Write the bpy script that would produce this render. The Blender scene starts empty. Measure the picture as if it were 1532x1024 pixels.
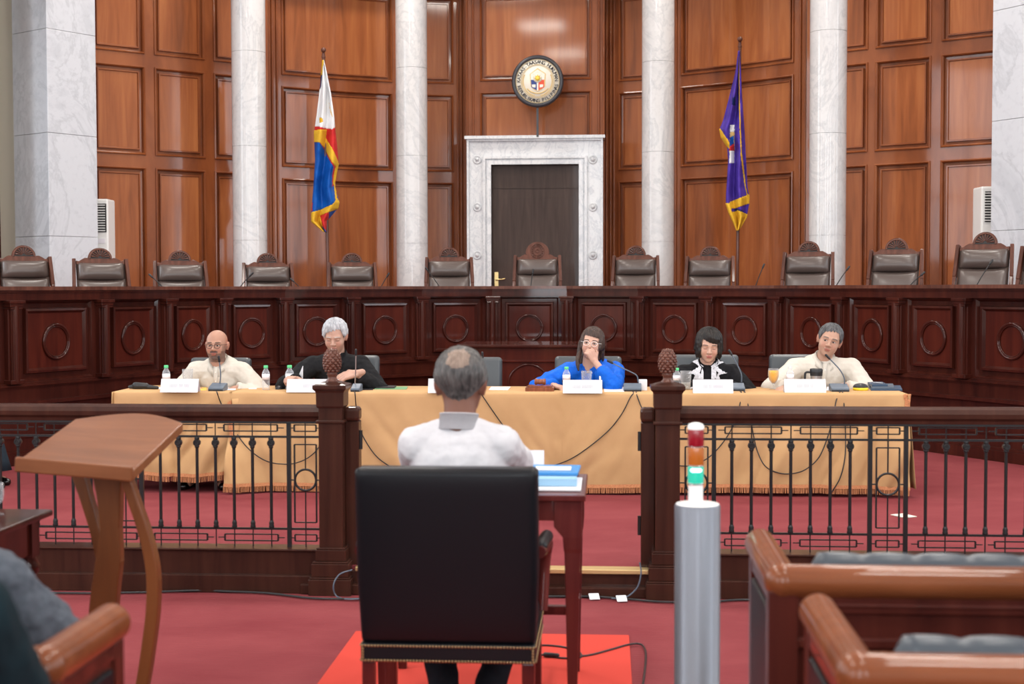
import bpy, bmesh, math, random
import numpy as np
from mathutils import Vector, Matrix, Euler, noise
from mathutils.bvhtree import BVHTree
PI = math.pi; EXPO = -.55
random.seed(7)
C = bpy.context.scene.collection

# ---------------------------------------------------------------- camera
F = 2100.0
YAW = math.radians(3.9); PITCH = math.atan(81.5 / F); ROLL = 0.002
CAMP = Vector((0, 0, 1.6))
FW = Vector((-math.sin(YAW), math.cos(YAW), 0)); RT = Vector((math.cos(YAW), math.sin(YAW), 0))
CM = (Matrix.Rotation(YAW, 3, 'Z') @ Matrix.Rotation(PI / 2 - PITCH, 3, 'X') @ Matrix.Rotation(-ROLL, 3, 'Z'))
cd = bpy.data.cameras.new('camera'); cam = bpy.data.objects.new('camera', cd); C.objects.link(cam)
cd.sensor_width = 36; cd.lens = 36 * F / 1532; cd.clip_end = 200
M4 = CM.to_4x4(); M4.translation = CAMP; cam.matrix_world = M4
cd.dof.use_dof = True; cd.dof.focus_distance = 11.0; cd.dof.aperture_fstop = 3.4
bpy.context.scene.camera = cam

def ray(px, py): return CM @ Vector(((px - 766) / F, -(py - 512) / F, -1))
def U(px, py, D):
    r = ray(px, py); return CAMP + r * (D / r.dot(FW))
def atY(px, py, Y):
    r = ray(px, py); return CAMP + r * (Y / r.y)
def atZ(px, py, z):
    r = ray(px, py); return CAMP + r * ((z - CAMP.z) / r.z)
def XY(px, D):
    p = U(px, 430, D); return Vector((p.x, p.y, 0))

# ---------------------------------------------------------------- materials
MATS = {}
def mat(name, col=(.8, .8, .8), rough=.5, metal=0, coat=0, spec=.5, trans=0, emit=None, es=0, alpha=1, ior=1.45, coat_rough=.05, sheen=0, sss=0):
    m = bpy.data.materials.new(name); m.use_nodes = True
    b = m.node_tree.nodes['Principled BSDF']
    b.inputs['Base Color'].default_value = (*col, 1); b.inputs['Roughness'].default_value = rough
    b.inputs['Metallic'].default_value = metal; b.inputs['Coat Weight'].default_value = coat
    b.inputs['Coat Roughness'].default_value = coat_rough
    b.inputs['Specular IOR Level'].default_value = spec; b.inputs['Transmission Weight'].default_value = trans
    b.inputs['IOR'].default_value = ior; b.inputs['Sheen Weight'].default_value = sheen
    b.inputs['Subsurface Weight'].default_value = sss
    if sss: b.inputs['Subsurface Scale'].default_value = .01
    if emit: b.inputs['Emission Color'].default_value = (*emit, 1); b.inputs['Emission Strength'].default_value = es
    MATS[name] = m; return m
def nd(m, t, **kw):
    n = m.node_tree.nodes.new(t)
    for k, v in kw.items(): setattr(n, k, v)
    return n
def lk(m, a, b): m.node_tree.links.new(a, b)
def ramp(m, src, stops):
    r = nd(m, 'ShaderNodeValToRGB'); e = r.color_ramp.elements
    e[0].position = stops[0][0]; e[0].color = (*stops[0][1], 1)
    e[1].position = stops[-1][0]; e[1].color = (*stops[-1][1], 1)
    for p, c in stops[1:-1]:
        x = e.new(p); x.color = (*c, 1)
    lk(m, src, r.inputs[0]); return r.outputs[0]
def noise_node(m, scale, stretch=(1, 1, 1), detail=4, dist=0, coord='Object', rough=.55):
    tc = nd(m, 'ShaderNodeTexCoord'); mp = nd(m, 'ShaderNodeMapping'); mp.inputs['Scale'].default_value = stretch
    n = nd(m, 'ShaderNodeTexNoise'); n.inputs['Scale'].default_value = scale; n.inputs['Detail'].default_value = detail
    n.inputs['Distortion'].default_value = dist; n.inputs['Roughness'].default_value = rough
    lk(m, tc.outputs[coord], mp.inputs[0]); lk(m, mp.outputs[0], n.inputs[0]); return n.outputs['Fac']
def bump(m, src, st, dist=.01):
    b = nd(m, 'ShaderNodeBump'); b.inputs['Strength'].default_value = st; b.inputs['Distance'].default_value = dist
    lk(m, src, b.inputs['Height']); lk(m, b.outputs[0], m.node_tree.nodes['Principled BSDF'].inputs['Normal']); return b
def bcol(m, out): lk(m, out, m.node_tree.nodes['Principled BSDF'].inputs['Base Color'])
def wood(name, a, b, c, scale=3, stretch=(1, 1, .08), rough=.25, coat=.6, dist=.6, bst=.05, cr=.06, wav=0):
    m = mat(name, b, max(rough, .4), coat=coat * (.6 if 'wall' in name else .85), coat_rough=cr * .7, spec=.08 if name in ('bench_wood', 'bench_panel_wood', 'rail_wood', 'pew_wood', 'pew_panel_wood', 'cherry_wood') else .2)
    n = noise_node(m, scale * 4, stretch, 6, dist); n2 = noise_node(m, scale * .35, (1, 1, .45), 2)
    mx = nd(m, 'ShaderNodeMath', operation='MULTIPLY_ADD'); mx.inputs[1].default_value = .55
    ad = nd(m, 'ShaderNodeMath', operation='MULTIPLY'); ad.inputs[1].default_value = .45
    lk(m, n2, ad.inputs[0]); lk(m, n, mx.inputs[0]); lk(m, ad.outputs[0], mx.inputs[2])
    bcol(m, ramp(m, mx.outputs[0], [(.33, a), (.5, b), (.68, c)]))
    if wav:
        n3 = noise_node(m, 2.2, (1, 1, .8), 2); bump(m, n3, wav, .05)
    else: bump(m, n, bst, .003)
    return m
wood('wall_wood', (.17, .046, .013), (.30, .088, .025), (.42, .145, .046), 2.2, rough=.38, coat=.75, cr=.10, wav=.14)
wood('wall_wood_rail', (.14, .037, .012), (.23, .064, .019), (.32, .100, .032), 2.6, stretch=(.35, .35, .12), rough=.33, coat=.8, cr=.09, wav=.14)
wood('bench_wood', (.024, .0050, .0035), (.046, .0095, .006), (.072, .016, .009), 3, rough=.28, coat=.6, cr=.08, wav=.05)
wood('bench_panel_wood', (.036, .006, .004), (.064, .0105, .006), (.092, .017, .009), 3, rough=.28, coat=.6, cr=.08, wav=.05)
wood('rail_wood', (.022, .008, .006), (.042, .015, .010), (.06, .022, .014), 4, rough=.3, coat=.4, cr=.12)
wood('door_wood', (.034, .020, .016), (.055, .034, .027), (.08, .05, .04), 4, rough=.4, coat=.15)
wood('chair_wood', (.05, .016, .010), (.10, .034, .021), (.15, .055, .035), 5, rough=.3, coat=.4, cr=.1)
wood('lectern_wood', (.11, .036, .013), (.16, .054, .020), (.21, .078, .031), 3, stretch=(.15, 1, 1), rough=.4, coat=.15, cr=.25)
wood('lectern_leg_wood', (.085, .028, .009), (.135, .043, .013), (.185, .062, .019), 3, stretch=(1, 1, .1), rough=.35, coat=.3, cr=.2)
wood('pew_wood', (.10, .028, .010), (.15, .043, .015), (.20, .062, .024), 4, stretch=(.1, 1, 1), rough=.22, coat=.55, cr=.05)
wood('pew_panel_wood', (.040, .008, .006), (.065, .013, .009), (.09, .02, .013), 4, rough=.3, coat=.4)
wood('cherry_wood', (.05, .008, .008), (.085, .014, .013), (.12, .024, .02), 4, rough=.25, coat=.5)
wood('gavel_wood', (.12, .035, .015), (.2, .06, .028), (.3, .1, .05), 20, rough=.35, coat=.4)
def marble(name, a, b, scale=1.5, rough=.18, coat=.3):
    m = mat(name, a, rough, coat=coat)
    n = noise_node(m, scale, (1, 1, .7), 9, 1.6, rough=.65)
    n2 = noise_node(m, scale * 14, (1, 1, 1), 5, .4)
    c1 = ramp(m, n, [(.36, b), (.47, a), (.52, tuple(x * .96 for x in b)), (.55, a), (.8, a)])
    c2 = ramp(m, n2, [(.28, (.90, .90, .91)), (.48, (1, 1, 1))])
    mx = nd(m, 'ShaderNodeMix', data_type='RGBA', blend_type='MULTIPLY'); mx.inputs[0].default_value = 1
    lk(m, c1, mx.inputs[6]); lk(m, c2, mx.inputs[7]); bcol(m, mx.outputs[2]); return m
marble('column_marble', (.63, .62, .615), (.55, .55, .555), 1.4)
marble('pillar_marble', (.58, .60, .64), (.51, .53, .57), 1.0, .25)
marble('frame_marble', (.70, .71, .72), (.56, .58, .61), 2.5, .3)
def leather(name, col, rough=.3, b=.12, spec=.5, coat=.2):
    m = mat(name, col, rough, coat=coat, coat_rough=.2, spec=spec); bump(m, noise_node(m, 90, detail=3), b, .002); return m
leather('chair_leather', (.085, .062, .054), .33); leather('black_leather', (.0035, .004, .006), .42, spec=.22, coat=.05)
leather('pew_leather', (.030, .040, .052), .42); leather('grey_leather', (.06, .068, .075), .4)
leather('pouch_fabric', (.015, .016, .018), .6)
def fabric(name, col, col2=None, rough=.85, scale=40, b=.15, sheen=.0):
    m = mat(name, col, rough, sheen=sheen, spec=.15)
    n = noise_node(m, scale, detail=4)
    bcol(m, ramp(m, n, [(.3, col2 or tuple(x * .82 for x in col)), (.65, col)])); bump(m, n, b, .003); return m
fabric('table_cloth', (.52, .318, .155), (.475, .285, .135), .8, 5, .35)
fabric('fringe', (.60, .27, .13), (.42, .17, .08), .9, 150)
fabric('barong', (.58, .535, .47), (.56, .515, .45), .75, 60, .2)
fabric('white_suit', (.52, .51, .53), (.50, .49, .51), .8, 60, .2)
fabric('black_cloth', (.010, .010, .012), (.006, .006, .007), .8, 50)
fabric('charcoal_suit', (.014, .014, .016), (.009, .009, .010), .8, 50)
fabric('trousers', (.008, .009, .013), None, .85, 60)
fabric('blue_blouse', (.006, .12, .62), (.004, .09, .50), .55, 30)
fabric('grey_suit', (.085, .095, .115), (.06, .07, .085), .9, 60)
fabric('teal_cloth', (.006, .016, .021), None, .9, 60)
fabric('navy_coat', (.020, .032, .045), None, .85, 50)
fabric('white_shirt', (.80, .80, .82)); fabric('embroidery', (.72, .72, .76), (.45, .45, .5), .8, 120)
fabric('flag_white', (.82, .82, .82), (.74, .75, .78), .6, 8); fabric('flag_red', (.62, .03, .03), (.42, .02, .02), .5, 8)
fabric('flag_blue', (.008, .10, .42), (.004, .055, .28), .35, 8); fabric('flag_violet', (.085, .045, .36), (.05, .025, .24), .5, 8)
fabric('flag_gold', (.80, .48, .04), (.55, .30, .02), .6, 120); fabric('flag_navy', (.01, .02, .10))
fabric('curtain_gold', (.12, .095, .045), (.05, .04, .02), .8, 12); fabric('curtain_maroon', (.05, .012, .010), None, .8, 30)
m = mat('carpet', (.27, .045, .052), .95, spec=.05)
n = noise_node(m, 1.6, (1, 1.4, 1), 5, .5); n2 = noise_node(m, 260, detail=2)
bcol(m, ramp(m, n, [(.3, (.190, .038, .044)), (.7, (.240, .056, .061))]))
w_ = nd(m, 'ShaderNodeTexWave'); w_.bands_direction = 'Y'; w_.inputs['Scale'].default_value = 9; w_.inputs['Distortion'].default_value = 5; w_.inputs['Detail'].default_value = 2
tc_ = nd(m, 'ShaderNodeTexCoord'); lk(m, tc_.outputs['Object'], w_.inputs[0])
ad_ = nd(m, 'ShaderNodeMath', operation='ADD'); lk(m, w_.outputs['Fac'], ad_.inputs[0]); lk(m, n2, ad_.inputs[1]); bump(m, ad_.outputs[0], .3, .006)
m = mat('red_mat', (.56, .062, .045), .9, spec=.1); bump(m, noise_node(m, 300), .2, .002)
mat('iron', (.010, .010, .011), .42, metal=.3, coat=.15); mat('brass', (.65, .48, .22), .3, metal=1)
mat('gold_strip', (.62, .46, .22), .4, metal=.7); mat('chrome', (.7, .7, .72), .2, metal=1); mat('steel', (.5, .5, .5), .3, metal=1)
m = mat('post_metal', (.17, .18, .205), .38, metal=.5); bump(m, noise_node(m, 30), .04)
mat('white_plastic', (.78, .78, .76), .4); mat('grey_plastic', (.10, .13, .17), .4); mat('black_plastic', (.012, .012, .014), .4)
mat('green_cap', (.10, .55, .22), .4); mat('paper', (.72, .72, .75), .7); mat('ink_faint', (.50, .50, .54), .8)
mat('folder_blue', (.05, .24, .55), .4); mat('folder_light', (.30, .52, .72), .4); mat('folder_green', (.16, .32, .16), .6); mat('folder_navy', (.03, .06, .11), .5)
mat('yellow_trim', (.80, .58, .02), .5); mat('orange_card', (.85, .48, .08), .6)
mat('lens_red', (.24, .006, .015), .15, coat=.6); mat('lens_amber', (.40, .11, .015), .15, coat=.6)
mat('lens_green', (.02, .42, .30), .15, coat=.6, emit=(.05, .9, .6), es=.35); mat('lens_bulb', (.7, 1, .9), .2, emit=(.6, 1, .9), es=3)
def thin(name, col, a0, a1):        # thin clear wall: see-through with a mirror-like sheen
    m = mat(name, col, .05); b = m.node_tree.nodes['Principled BSDF']; tr = nd(m, 'ShaderNodeBsdfTransparent'); mx = nd(m, 'ShaderNodeMixShader'); lw = nd(m, 'ShaderNodeLayerWeight'); lw.inputs[0].default_value = .4
    mr = nd(m, 'ShaderNodeMapRange'); mr.inputs[3].default_value = a0; mr.inputs[4].default_value = a1; lk(m, lw.outputs['Facing'], mr.inputs[0]); lk(m, mr.outputs[0], mx.inputs[0]); lk(m, tr.outputs[0], mx.inputs[1]); lk(m, b.outputs[0], mx.inputs[2])
    out = [n for n in m.node_tree.nodes if n.type == 'OUTPUT_MATERIAL'][0]; lk(m, mx.outputs[0], out.inputs[0])
thin('glass', (.5, .52, .55), .05, .5); thin('bottle_plastic', (.7, .73, .78), .15, .7); thin('water', (.75, .75, .7), .3, .6)
mat('label_film', (.75, .72, .76), .4); mat('juice', (.95, .48, .02), .3); mat('red_drink', (.55, .02, .02), .25)
mat('skin_hair_black', (.012, .009, .008), .35); mat('seal_dark', (.035, .035, .042), .35); mat('seal_face', (.80, .76, .66), .5)
mat('seal_ink', (.03, .035, .06), .5); mat('seal_gold', (.70, .50, .20), .45); mat('seal_blue', (.02, .05, .22), .5); mat('seal_red', (.70, .08, .03), .5); mat('seal_yellow', (.88, .62, .08), .5)
m = mat('cream_wall', (.78, .71, .58), .8); m = mat('plaster', (.72, .69, .62), .85); bump(m, noise_node(m, 20), .05)
mat('ceiling_paint', (.80, .78, .74), .9); mat('shoe', (.006, .006, .006), .25, coat=.4); mat('tape', (.80, .80, .84), .6)
mat('lamp_glow', (1, 1, 1), .5, emit=(1, .95, .88), es=6); mat('nail_brass', (.30, .20, .10), .35, metal=.8)
mat('grille_dark', (.02, .02, .02), .6); mat('pearl', (.85, .82, .78), .2, coat=.5)
def skin(name):
    m = mat(name, (.6, .35, .25), .5, spec=.35, sss=.06)
    a = nd(m, 'ShaderNodeAttribute', attribute_name='Col'); bcol(m, a.outputs['Color']); return m
skin('skin')
def hair_mat(name, a, b):
    m = mat(name, a, .45, spec=.4); n = noise_node(m, 60, (1, 1, .25), 5, .8); bcol(m, ramp(m, n, [(.35, a), (.65, b)])); bump(m, n, .5, .004); return m
hair_mat('hair_white', (.27, .28, .31), (.55, .56, .59)); hair_mat('hair_black', (.006, .005, .005), (.022, .017, .015))
hair_mat('hair_brown', (.022, .012, .010), (.07, .04, .03)); hair_mat('hair_grey', (.035, .035, .038), (.12, .12, .125))
hair_mat('hair_salt', (.030, .028, .028), (.11, .10, .095)); hair_mat('hair_thin', (.16, .11, .085), (.26, .19, .15))

# ---------------------------------------------------------------- mesh building
class MB:
    def __init__(s): s.v = []; s.f = []; s.sm = []; s.mi = []; s.cur = 0
    def add(s, vs, fs, smooth=False):
        o = len(s.v); s.v += [Vector(v) for v in vs]
        for f in fs: s.f.append([i + o for i in f]); s.sm.append(smooth); s.mi.append(s.cur)
        return s
    def box(s, c, d, R=None):
        c = Vector(c); h = [x / 2 for x in d]; vs = []
        for sx in (-1, 1):
            for sy in (-1, 1):
                for sz in (-1, 1):
                    p = Vector((sx * h[0], sy * h[1], sz * h[2]))
                    vs.append(c + (R @ p if R else p))
        return s.add(vs, [(0, 1, 3, 2), (4, 6, 7, 5), (0, 4, 5, 1), (2, 3, 7, 6), (0, 2, 6, 4), (1, 5, 7, 3)])
    def bb(s, a, b):
        return s.box([(a[i] + b[i]) / 2 for i in range(3)], [abs(a[i] - b[i]) for i in range(3)])
    def beam(s, p0, p1, w, h, up=(0, 0, 1)):
        p0 = Vector(p0); p1 = Vector(p1); d = (p1 - p0); L = d.length; d.normalize()
        x = d.cross(Vector(up)).normalized(); z = x.cross(d)
        R = Matrix((x, d, z)).transposed(); return s.box((p0 + p1) / 2, (w, L, h), R)
    def tube(s, pts, r, n=10, cap=True, flat=1.0):
        pts = [Vector(p) for p in pts]; N = len(pts); rs = r if isinstance(r, (list, tuple)) else [r] * N
        t0 = (pts[1] - pts[0]).normalized(); u = t0.orthogonal().normalized()
        if abs(t0.z) < .9: u = t0.cross(Vector((0, 0, 1))).normalized()
        vs = []; 
        for i, p in enumerate(pts):
            t = (pts[min(i + 1, N - 1)] - pts[max(i - 1, 0)]).normalized()
            u = (u - t * u.dot(t)).normalized(); w = t.cross(u)
            for k in range(n):
                a = 2 * PI * k / n; vs.append(p + u * (math.cos(a) * rs[i]) + w * (math.sin(a) * rs[i] * flat))
        fs = [(i * n + k, i * n + (k + 1) % n, (i + 1) * n + (k + 1) % n, (i + 1) * n + k) for i in range(N - 1) for k in range(n)]
        s.add(vs, fs, True)
        if cap: s.add(vs[:n], [tuple(range(n))[::-1]]); s.add(vs[-n:], [tuple(range(n))])
        return s
    def lathe(s, prof, c=(0, 0, 0), n=20, R=None, smooth=True):
        c = Vector(c); vs = []; N = len(prof)
        for (r, z) in prof:
            for k in range(n):
                a = 2 * PI * k / n; p = Vector((r * math.cos(a), r * math.sin(a), z)); vs.append(c + (R @ p if R else p))
        fs = [(i * n + k, i * n + (k + 1) % n, (i + 1) * n + (k + 1) % n, (i + 1) * n + k) for i in range(N - 1) for k in range(n)]
        s.add(vs, fs, smooth)
        if prof[0][0] > 1e-5: s.add(vs[:n], [tuple(range(n))[::-1]])
        if prof[-1][0] > 1e-5: s.add(vs[-n:], [tuple(range(n))])
        return s
    def ell(s, c, r, R=None, n=16, m=10):
        prof = [(math.sin(PI * i / m), -math.cos(PI * i / m)) for i in range(m + 1)]
        c = Vector(c); vs = []; 
        for (a, z) in prof:
            for k in range(n):
                t = 2 * PI * k / n; p = Vector((a * math.cos(t) * r[0], a * math.sin(t) * r[1], z * r[2])); vs.append(c + (R @ p if R else p))
        return s.add(vs, [(i * n + k, i * n + (k + 1) % n, (i + 1) * n + (k + 1) % n, (i + 1) * n + k) for i in range(m) for k in range(n)], True)
    def cap(s, p0, p1, r0, r1=None, n=12):        # tapered capsule
        r1 = r0 if r1 is None else r1; p0 = Vector(p0); p1 = Vector(p1); L = (p1 - p0).length; d = (p1 - p0).normalized()
        pts, rs = [], []
        for i in range(5): a = PI / 2 * i / 4; pts.append(p0 - d * r0 * math.cos(a)); rs.append(max(r0 * math.sin(a), .0004))
        for i in range(5): a = PI / 2 * i / 4; pts.append(p1 + d * r1 * math.sin(a)); rs.append(max(r1 * math.cos(a), .0004))
        return s.tube(pts, rs, n)
    def prism(s, poly, T, t):      # poly 2d, T maps (u,v,w) -> world ; w from 0..t
        n = len(poly); vs = [T(u, v, 0) for u, v in poly] + [T(u, v, t) for u, v in poly]
        return s.add(vs, [tuple(range(n))[::-1], tuple(range(n, 2 * n))] + [(i, (i + 1) % n, n + (i + 1) % n, n + i) for i in range(n)])
    def torus(s, c, R, r, ax=(0, 1, 0), n=36, m=8, sx=1, sz=1, a0=0, a1=2 * PI, rot=None):
        ax = Vector(ax).normalized(); u = Vector((0, 0, 1)).cross(ax).normalized() if abs(ax.z) < .9 else Vector((1, 0, 0)); v = ax.cross(u)
        if rot: u = rot @ u; v = rot @ v
        full = abs(a1 - a0 - 2 * PI) < 1e-4; k = n if full else n + 1
        pts = [Vector(c) + u * (R * sx * math.cos(a0 + (a1 - a0) * i / n)) + v * (R * sz * math.sin(a0 + (a1 - a0) * i / n)) for i in range(k)]
        if full: pts += [pts[0], pts[1]]
        return s.tube(pts, r, m, cap=not full)
    def build(s, name, m, parent=None, bev=0, world=True, solid=0, sub=0, seg=2, smooth=None):
        me = bpy.data.meshes.new(name)
        off = Vector((0, 0, 0))
        if parent is not None and world:
            p = parent
            while p is not None: off = off + p.location; p = p.parent
        me.from_pydata([tuple(v - off) for v in s.v], [], s.f)
        if smooth is not None: me.polygons.foreach_set('use_smooth', [smooth] * len(s.f))
        else: me.polygons.foreach_set('use_smooth', s.sm)
        ms = m if isinstance(m, (list, tuple)) else [m]
        for x in ms: me.materials.append(MATS[x])
        if len(ms) > 1: me.polygons.foreach_set('material_index', s.mi)
        me.update(); o = bpy.data.objects.new(name, me); C.objects.link(o)
        if parent is not None: o.parent = parent
        if bev:
            b = o.modifiers.new('b', 'BEVEL'); b.width = bev; b.segments = seg; b.limit_method = 'ANGLE'; b.angle_limit = .7
        if solid: q = o.modifiers.new('s', 'SOLIDIFY'); q.thickness = solid; q.offset = 0
        if sub: q = o.modifiers.new('u', 'SUBSURF'); q.levels = sub; q.render_levels = sub
        return o
def tag(o, label, cat, group=None):
    o['label'] = label; o['category'] = cat
    if group: o['group'] = group
    return o
def thing(name, label, cat, loc=(0, 0, 0), group=None, rz=0):
    o = bpy.data.objects.new(name, None); C.objects.link(o); o.location = loc; o.rotation_euler = (0, 0, rz); o.empty_display_size = .1
    return tag(o, label, cat, group)
def struct(o): o['kind'] = 'structure'; return o
def copy_tree(o, parent=None):
    c = o.copy(); C.objects.link(c); c.parent = parent
    for ch in [x for x in bpy.data.objects if x.parent == o]: copy_tree(ch, c)
    return c
def dup(o, loc, rz, label, group=None):
    c = copy_tree(o); c.location = loc; c.rotation_euler = (0, 0, rz); c['label'] = label
    if group: c['group'] = group
    return c
def spline(pts, n=8):
    P = [Vector(p) for p in pts]; out = []
    P = [P[0] * 2 - P[1]] + P + [P[-1] * 2 - P[-2]]
    for i in range(1, len(P) - 2):
        a, b, c, d = P[i - 1:i + 3]
        for k in range(n):
            t = k / n; out.append(.5 * ((2 * b) + (c - a) * t + (2 * a - 5 * b + 4 * c - d) * t * t + (3 * b - a - 3 * c + d) * t ** 3))
    out.append(P[-2]); return out
def evalmesh(mb, mods, voxel=None):
    me = bpy.data.meshes.new('t'); me.from_pydata([tuple(v) for v in mb.v], [], mb.f); o = bpy.data.objects.new('t', me); C.objects.link(o)
    for k, kw in mods:
        q = o.modifiers.new('m', k)
        for a, b in kw.items(): setattr(q, a, b)
    dg = bpy.context.evaluated_depsgraph_get(); dg.update(); ev = o.evaluated_get(dg); r = bpy.data.meshes.new_from_object(ev)
    V = np.empty(len(r.vertices) * 3); r.vertices.foreach_get('co', V); V = V.reshape(-1, 3)
    Fs = [tuple(p.vertices) for p in r.polygons]
    N = np.empty(len(r.vertices) * 3); r.vertices.foreach_get('normal', N); N = N.reshape(-1, 3)
    bpy.data.objects.remove(o); bpy.data.meshes.remove(me); bpy.data.meshes.remove(r)
    return V, Fs, N
def text_mb(txt, size, ext=.0, align='CENTER'):
    c = bpy.data.curves.new('t', 'FONT'); c.body = txt; c.size = size; c.extrude = ext; c.align_x = align; c.resolution_u = 3
    o = bpy.data.objects.new('t', c); C.objects.link(o); dg = bpy.context.evaluated_depsgraph_get(); dg.update()
    me = bpy.data.meshes.new_from_object(o.evaluated_get(dg)); V = [v.co.copy() for v in me.vertices]; Fs = [tuple(p.vertices) for p in me.polygons]
    bpy.data.objects.remove(o); bpy.data.curves.remove(c); bpy.data.meshes.remove(me); return V, Fs
def inpoly(x, y, poly):
    r = False; n = len(poly); j = n - 1
    for i in range(n):
        xi, yi = poly[i]; xj, yj = poly[j]
        if (yi > y) != (yj > y) and x < (xj - xi) * (y - yi) / (yj - yi) + xi: r = not r
        j = i
    return r
def lerp(tab, x):
    if x <= tab[0][0]:
        a, b = tab[0], tab[1]
    elif x >= tab[-1][0]:
        a, b = tab[-2], tab[-1]
    else:
        for a, b in zip(tab, tab[1:]):
            if a[0] <= x <= b[0]: break
    return a[1] + (b[1] - a[1]) * (x - a[0]) / (b[0] - a[0])
# ================================================================ the room
ZM, ZD = .14, .70            # raised court floor, dais floor
YR = atY(747, 500, 1).y; YR = U(747, 430, 7.3).y      # railing line
fl = MB(); fl.bb((-9, -6, -.3), (9, YR + .06, 0)); o = struct(fl.build('floor', 'carpet'))
fl = MB(); fl.bb((-9, YR - .02, -.3), (9, 24, ZM)); o = struct(fl.build('floor', 'carpet'))
st = MB(); st.bb((-1.6, YR - .055, .0), (.45, YR - .02, ZM - .02)); st.bb((-1.6, YR - .10, 0), (.45, YR - .055, .055)); o = struct(st.build('trim_1', 'rail_wood', bev=.006))
st = MB(); st.bb((atY(535, 850, YR).x, YR - .075, ZM - .02), (atY(970, 850, YR).x, YR + .02, ZM + .004)); o = struct(st.build('trim_2', 'gold_strip', bev=.004))
# red mat under the witness seat
a, b = atZ(530, 950, 0), atZ(941, 950, 0)
mt = MB(); mt.bb((a.x, 3.6, 0), (b.x, (a.y + b.y) / 2, .008)); tag(mt.build('floor_mat', 'red_mat', bev=.003), 'bright red rectangular mat on the carpet under the witness chair and table', 'mat')

# ---- panelled wall sections
def mkpath(pts, n=160):
    P = [Vector(p) for p in pts]
    if len(P) == 2: S = [P[0].lerp(P[1], i / n) for i in range(n + 1)]
    else: S = [(P[0] * (1 - t) ** 2 + P[1] * 2 * t * (1 - t) + P[2] * t * t) for t in [i / n for i in range(n + 1)]]
    L = [0]
    for a, b in zip(S, S[1:]): L.append(L[-1] + (b - a).length)
    def pos(u, z, d):
        u = max(0, min(L[-1], u)); lo, hi = 0, n
        while hi - lo > 1:
            m = (lo + hi) // 2
            if L[m] <= u: lo = m
            else: hi = m
        t = (u - L[lo]) / max(L[hi] - L[lo], 1e-9); p = S[lo].lerp(S[hi], t); T = (S[hi] - S[lo]).normalized()
        return Vector((p.x + T.y * d, p.y - T.x * d, z))
    def px_of(p):
        v = p - CAMP; return 766 + F * (v.dot(RT) / v.dot(FW))
    xs = [px_of(Vector((q.x, q.y, 1.6))) for q in S]
    def u_at(px):
        for i in range(n):
            if xs[i] <= px <= xs[i + 1]: return L[i] + (L[i + 1] - L[i]) * (px - xs[i]) / (xs[i + 1] - xs[i])
        return 0 if px < xs[0] else L[-1]
    return pos, u_at, L[-1]
def loft(mb, pos, u0, u1, z0, z1, prof, nu=1):
    rings = []
    for s, d in prof:
        a, b, c, e = u0 + s, u1 - s, z0 + s, z1 - s; r = []
        for i in range(nu): r.append(pos(a + (b - a) * i / nu, c, d))
        for i in range(1): r.append(pos(b, c, d))
        for i in range(nu): r.append(pos(b - (b - a) * i / nu, e, d))
        r.append(pos(a, e, d)); rings.append(r)
    n = len(rings[0]); vs = [p for r in rings for p in r]
    fs = [(i * n + k, i * n + (k + 1) % n, (i + 1) * n + (k + 1) % n, (i + 1) * n + k) for i in range(len(prof) - 1) for k in range(n)]
    mb.add(vs, fs)
    return prof[-1]
def field(mb, pos, u0, u1, z0, z1, s, d, nu=1):
    a, b, c, e = u0 + s, u1 - s, z0 + s, z1 - s
    for i in range(nu):
        x, y = a + (b - a) * i / nu, a + (b - a) * (i + 1) / nu
        mb.add([pos(x, c, d), pos(y, c, d), pos(y, e, d), pos(x, e, d)], [(0, 1, 2, 3)])
def grid_stiles(mb, pos, us, zs, filled, nu=4):
    for i in range(len(us) - 1):
        for j in range(len(zs) - 1):
            if (i, j) in filled: continue
            for k in range(nu):
                x, y = us[i] + (us[i + 1] - us[i]) * k / nu, us[i] + (us[i + 1] - us[i]) * (k + 1) / nu
                mb.add([pos(x, zs[j], 0), pos(y, zs[j], 0), pos(y, zs[j + 1], 0), pos(x, zs[j + 1], 0)], [(0, 1, 2, 3)])
ROWS = [(1.12, 3.20), (3.36, 4.53), (4.69, 5.98)]
WPROF = [(0, 0), (.003, .022), (.016, .026), (.03, .008), (.034, -.045), (.068, -.048), (.071, -.008), (.088, -.008), (.094, -.028)]
wall_root = None
def wall_section(name, pts, cols, nu=5):
    pos, u_at, L = mkpath(pts)
    rail = MB(); pan = MB()
    us = [0]; fill = set()
    for a, b in cols: us += [u_at(a), u_at(b)]
    us.append(L); zs = [ZD - .1]
    for a, b in ROWS: zs += [a, b]
    zs.append(6.4)
    for i in range(len(cols)):
        for j in range(3):
            fill.add((2 * i + 1, 2 * j + 1)); u0, u1, z0, z1 = us[2 * i + 1], us[2 * i + 2], ROWS[j][0], ROWS[j][1]
            loft(rail, pos, u0, u1, z0, z1, WPROF, nu); field(pan, pos, u0, u1, z0, z1, WPROF[-1][0], WPROF[-1][1], nu)
    grid_stiles(rail, pos, us, zs, fill)
    for z in (6.0,): 
        q = [pos(L * i / 12, 6.05, 0) for i in range(13)]; q2 = [pos(L * i / 12, 6.05, .30) for i in range(13)]; q3 = [pos(L * i / 12, 6.35, .35) for i in range(13)]
        rail.add(q + q2 + q3, [(i, i + 1, 14 + i, 13 + i) for i in range(12)] + [(13 + i, 14 + i, 27 + i, 26 + i) for i in range(12)])
    o = struct(rail.build(name, 'wall_wood_rail')); p = pan.build('panel_field', 'wall_wood', o)
    return pos, u_at, L
def bead(pos, u, d=.02, r=.022):
    m = MB(); m.tube([pos(u, ZD, d), pos(u, 6.05, d)], r, 8); return m
A0, A1 = XY(40, 17.7), XY(404, 19.75)
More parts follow.
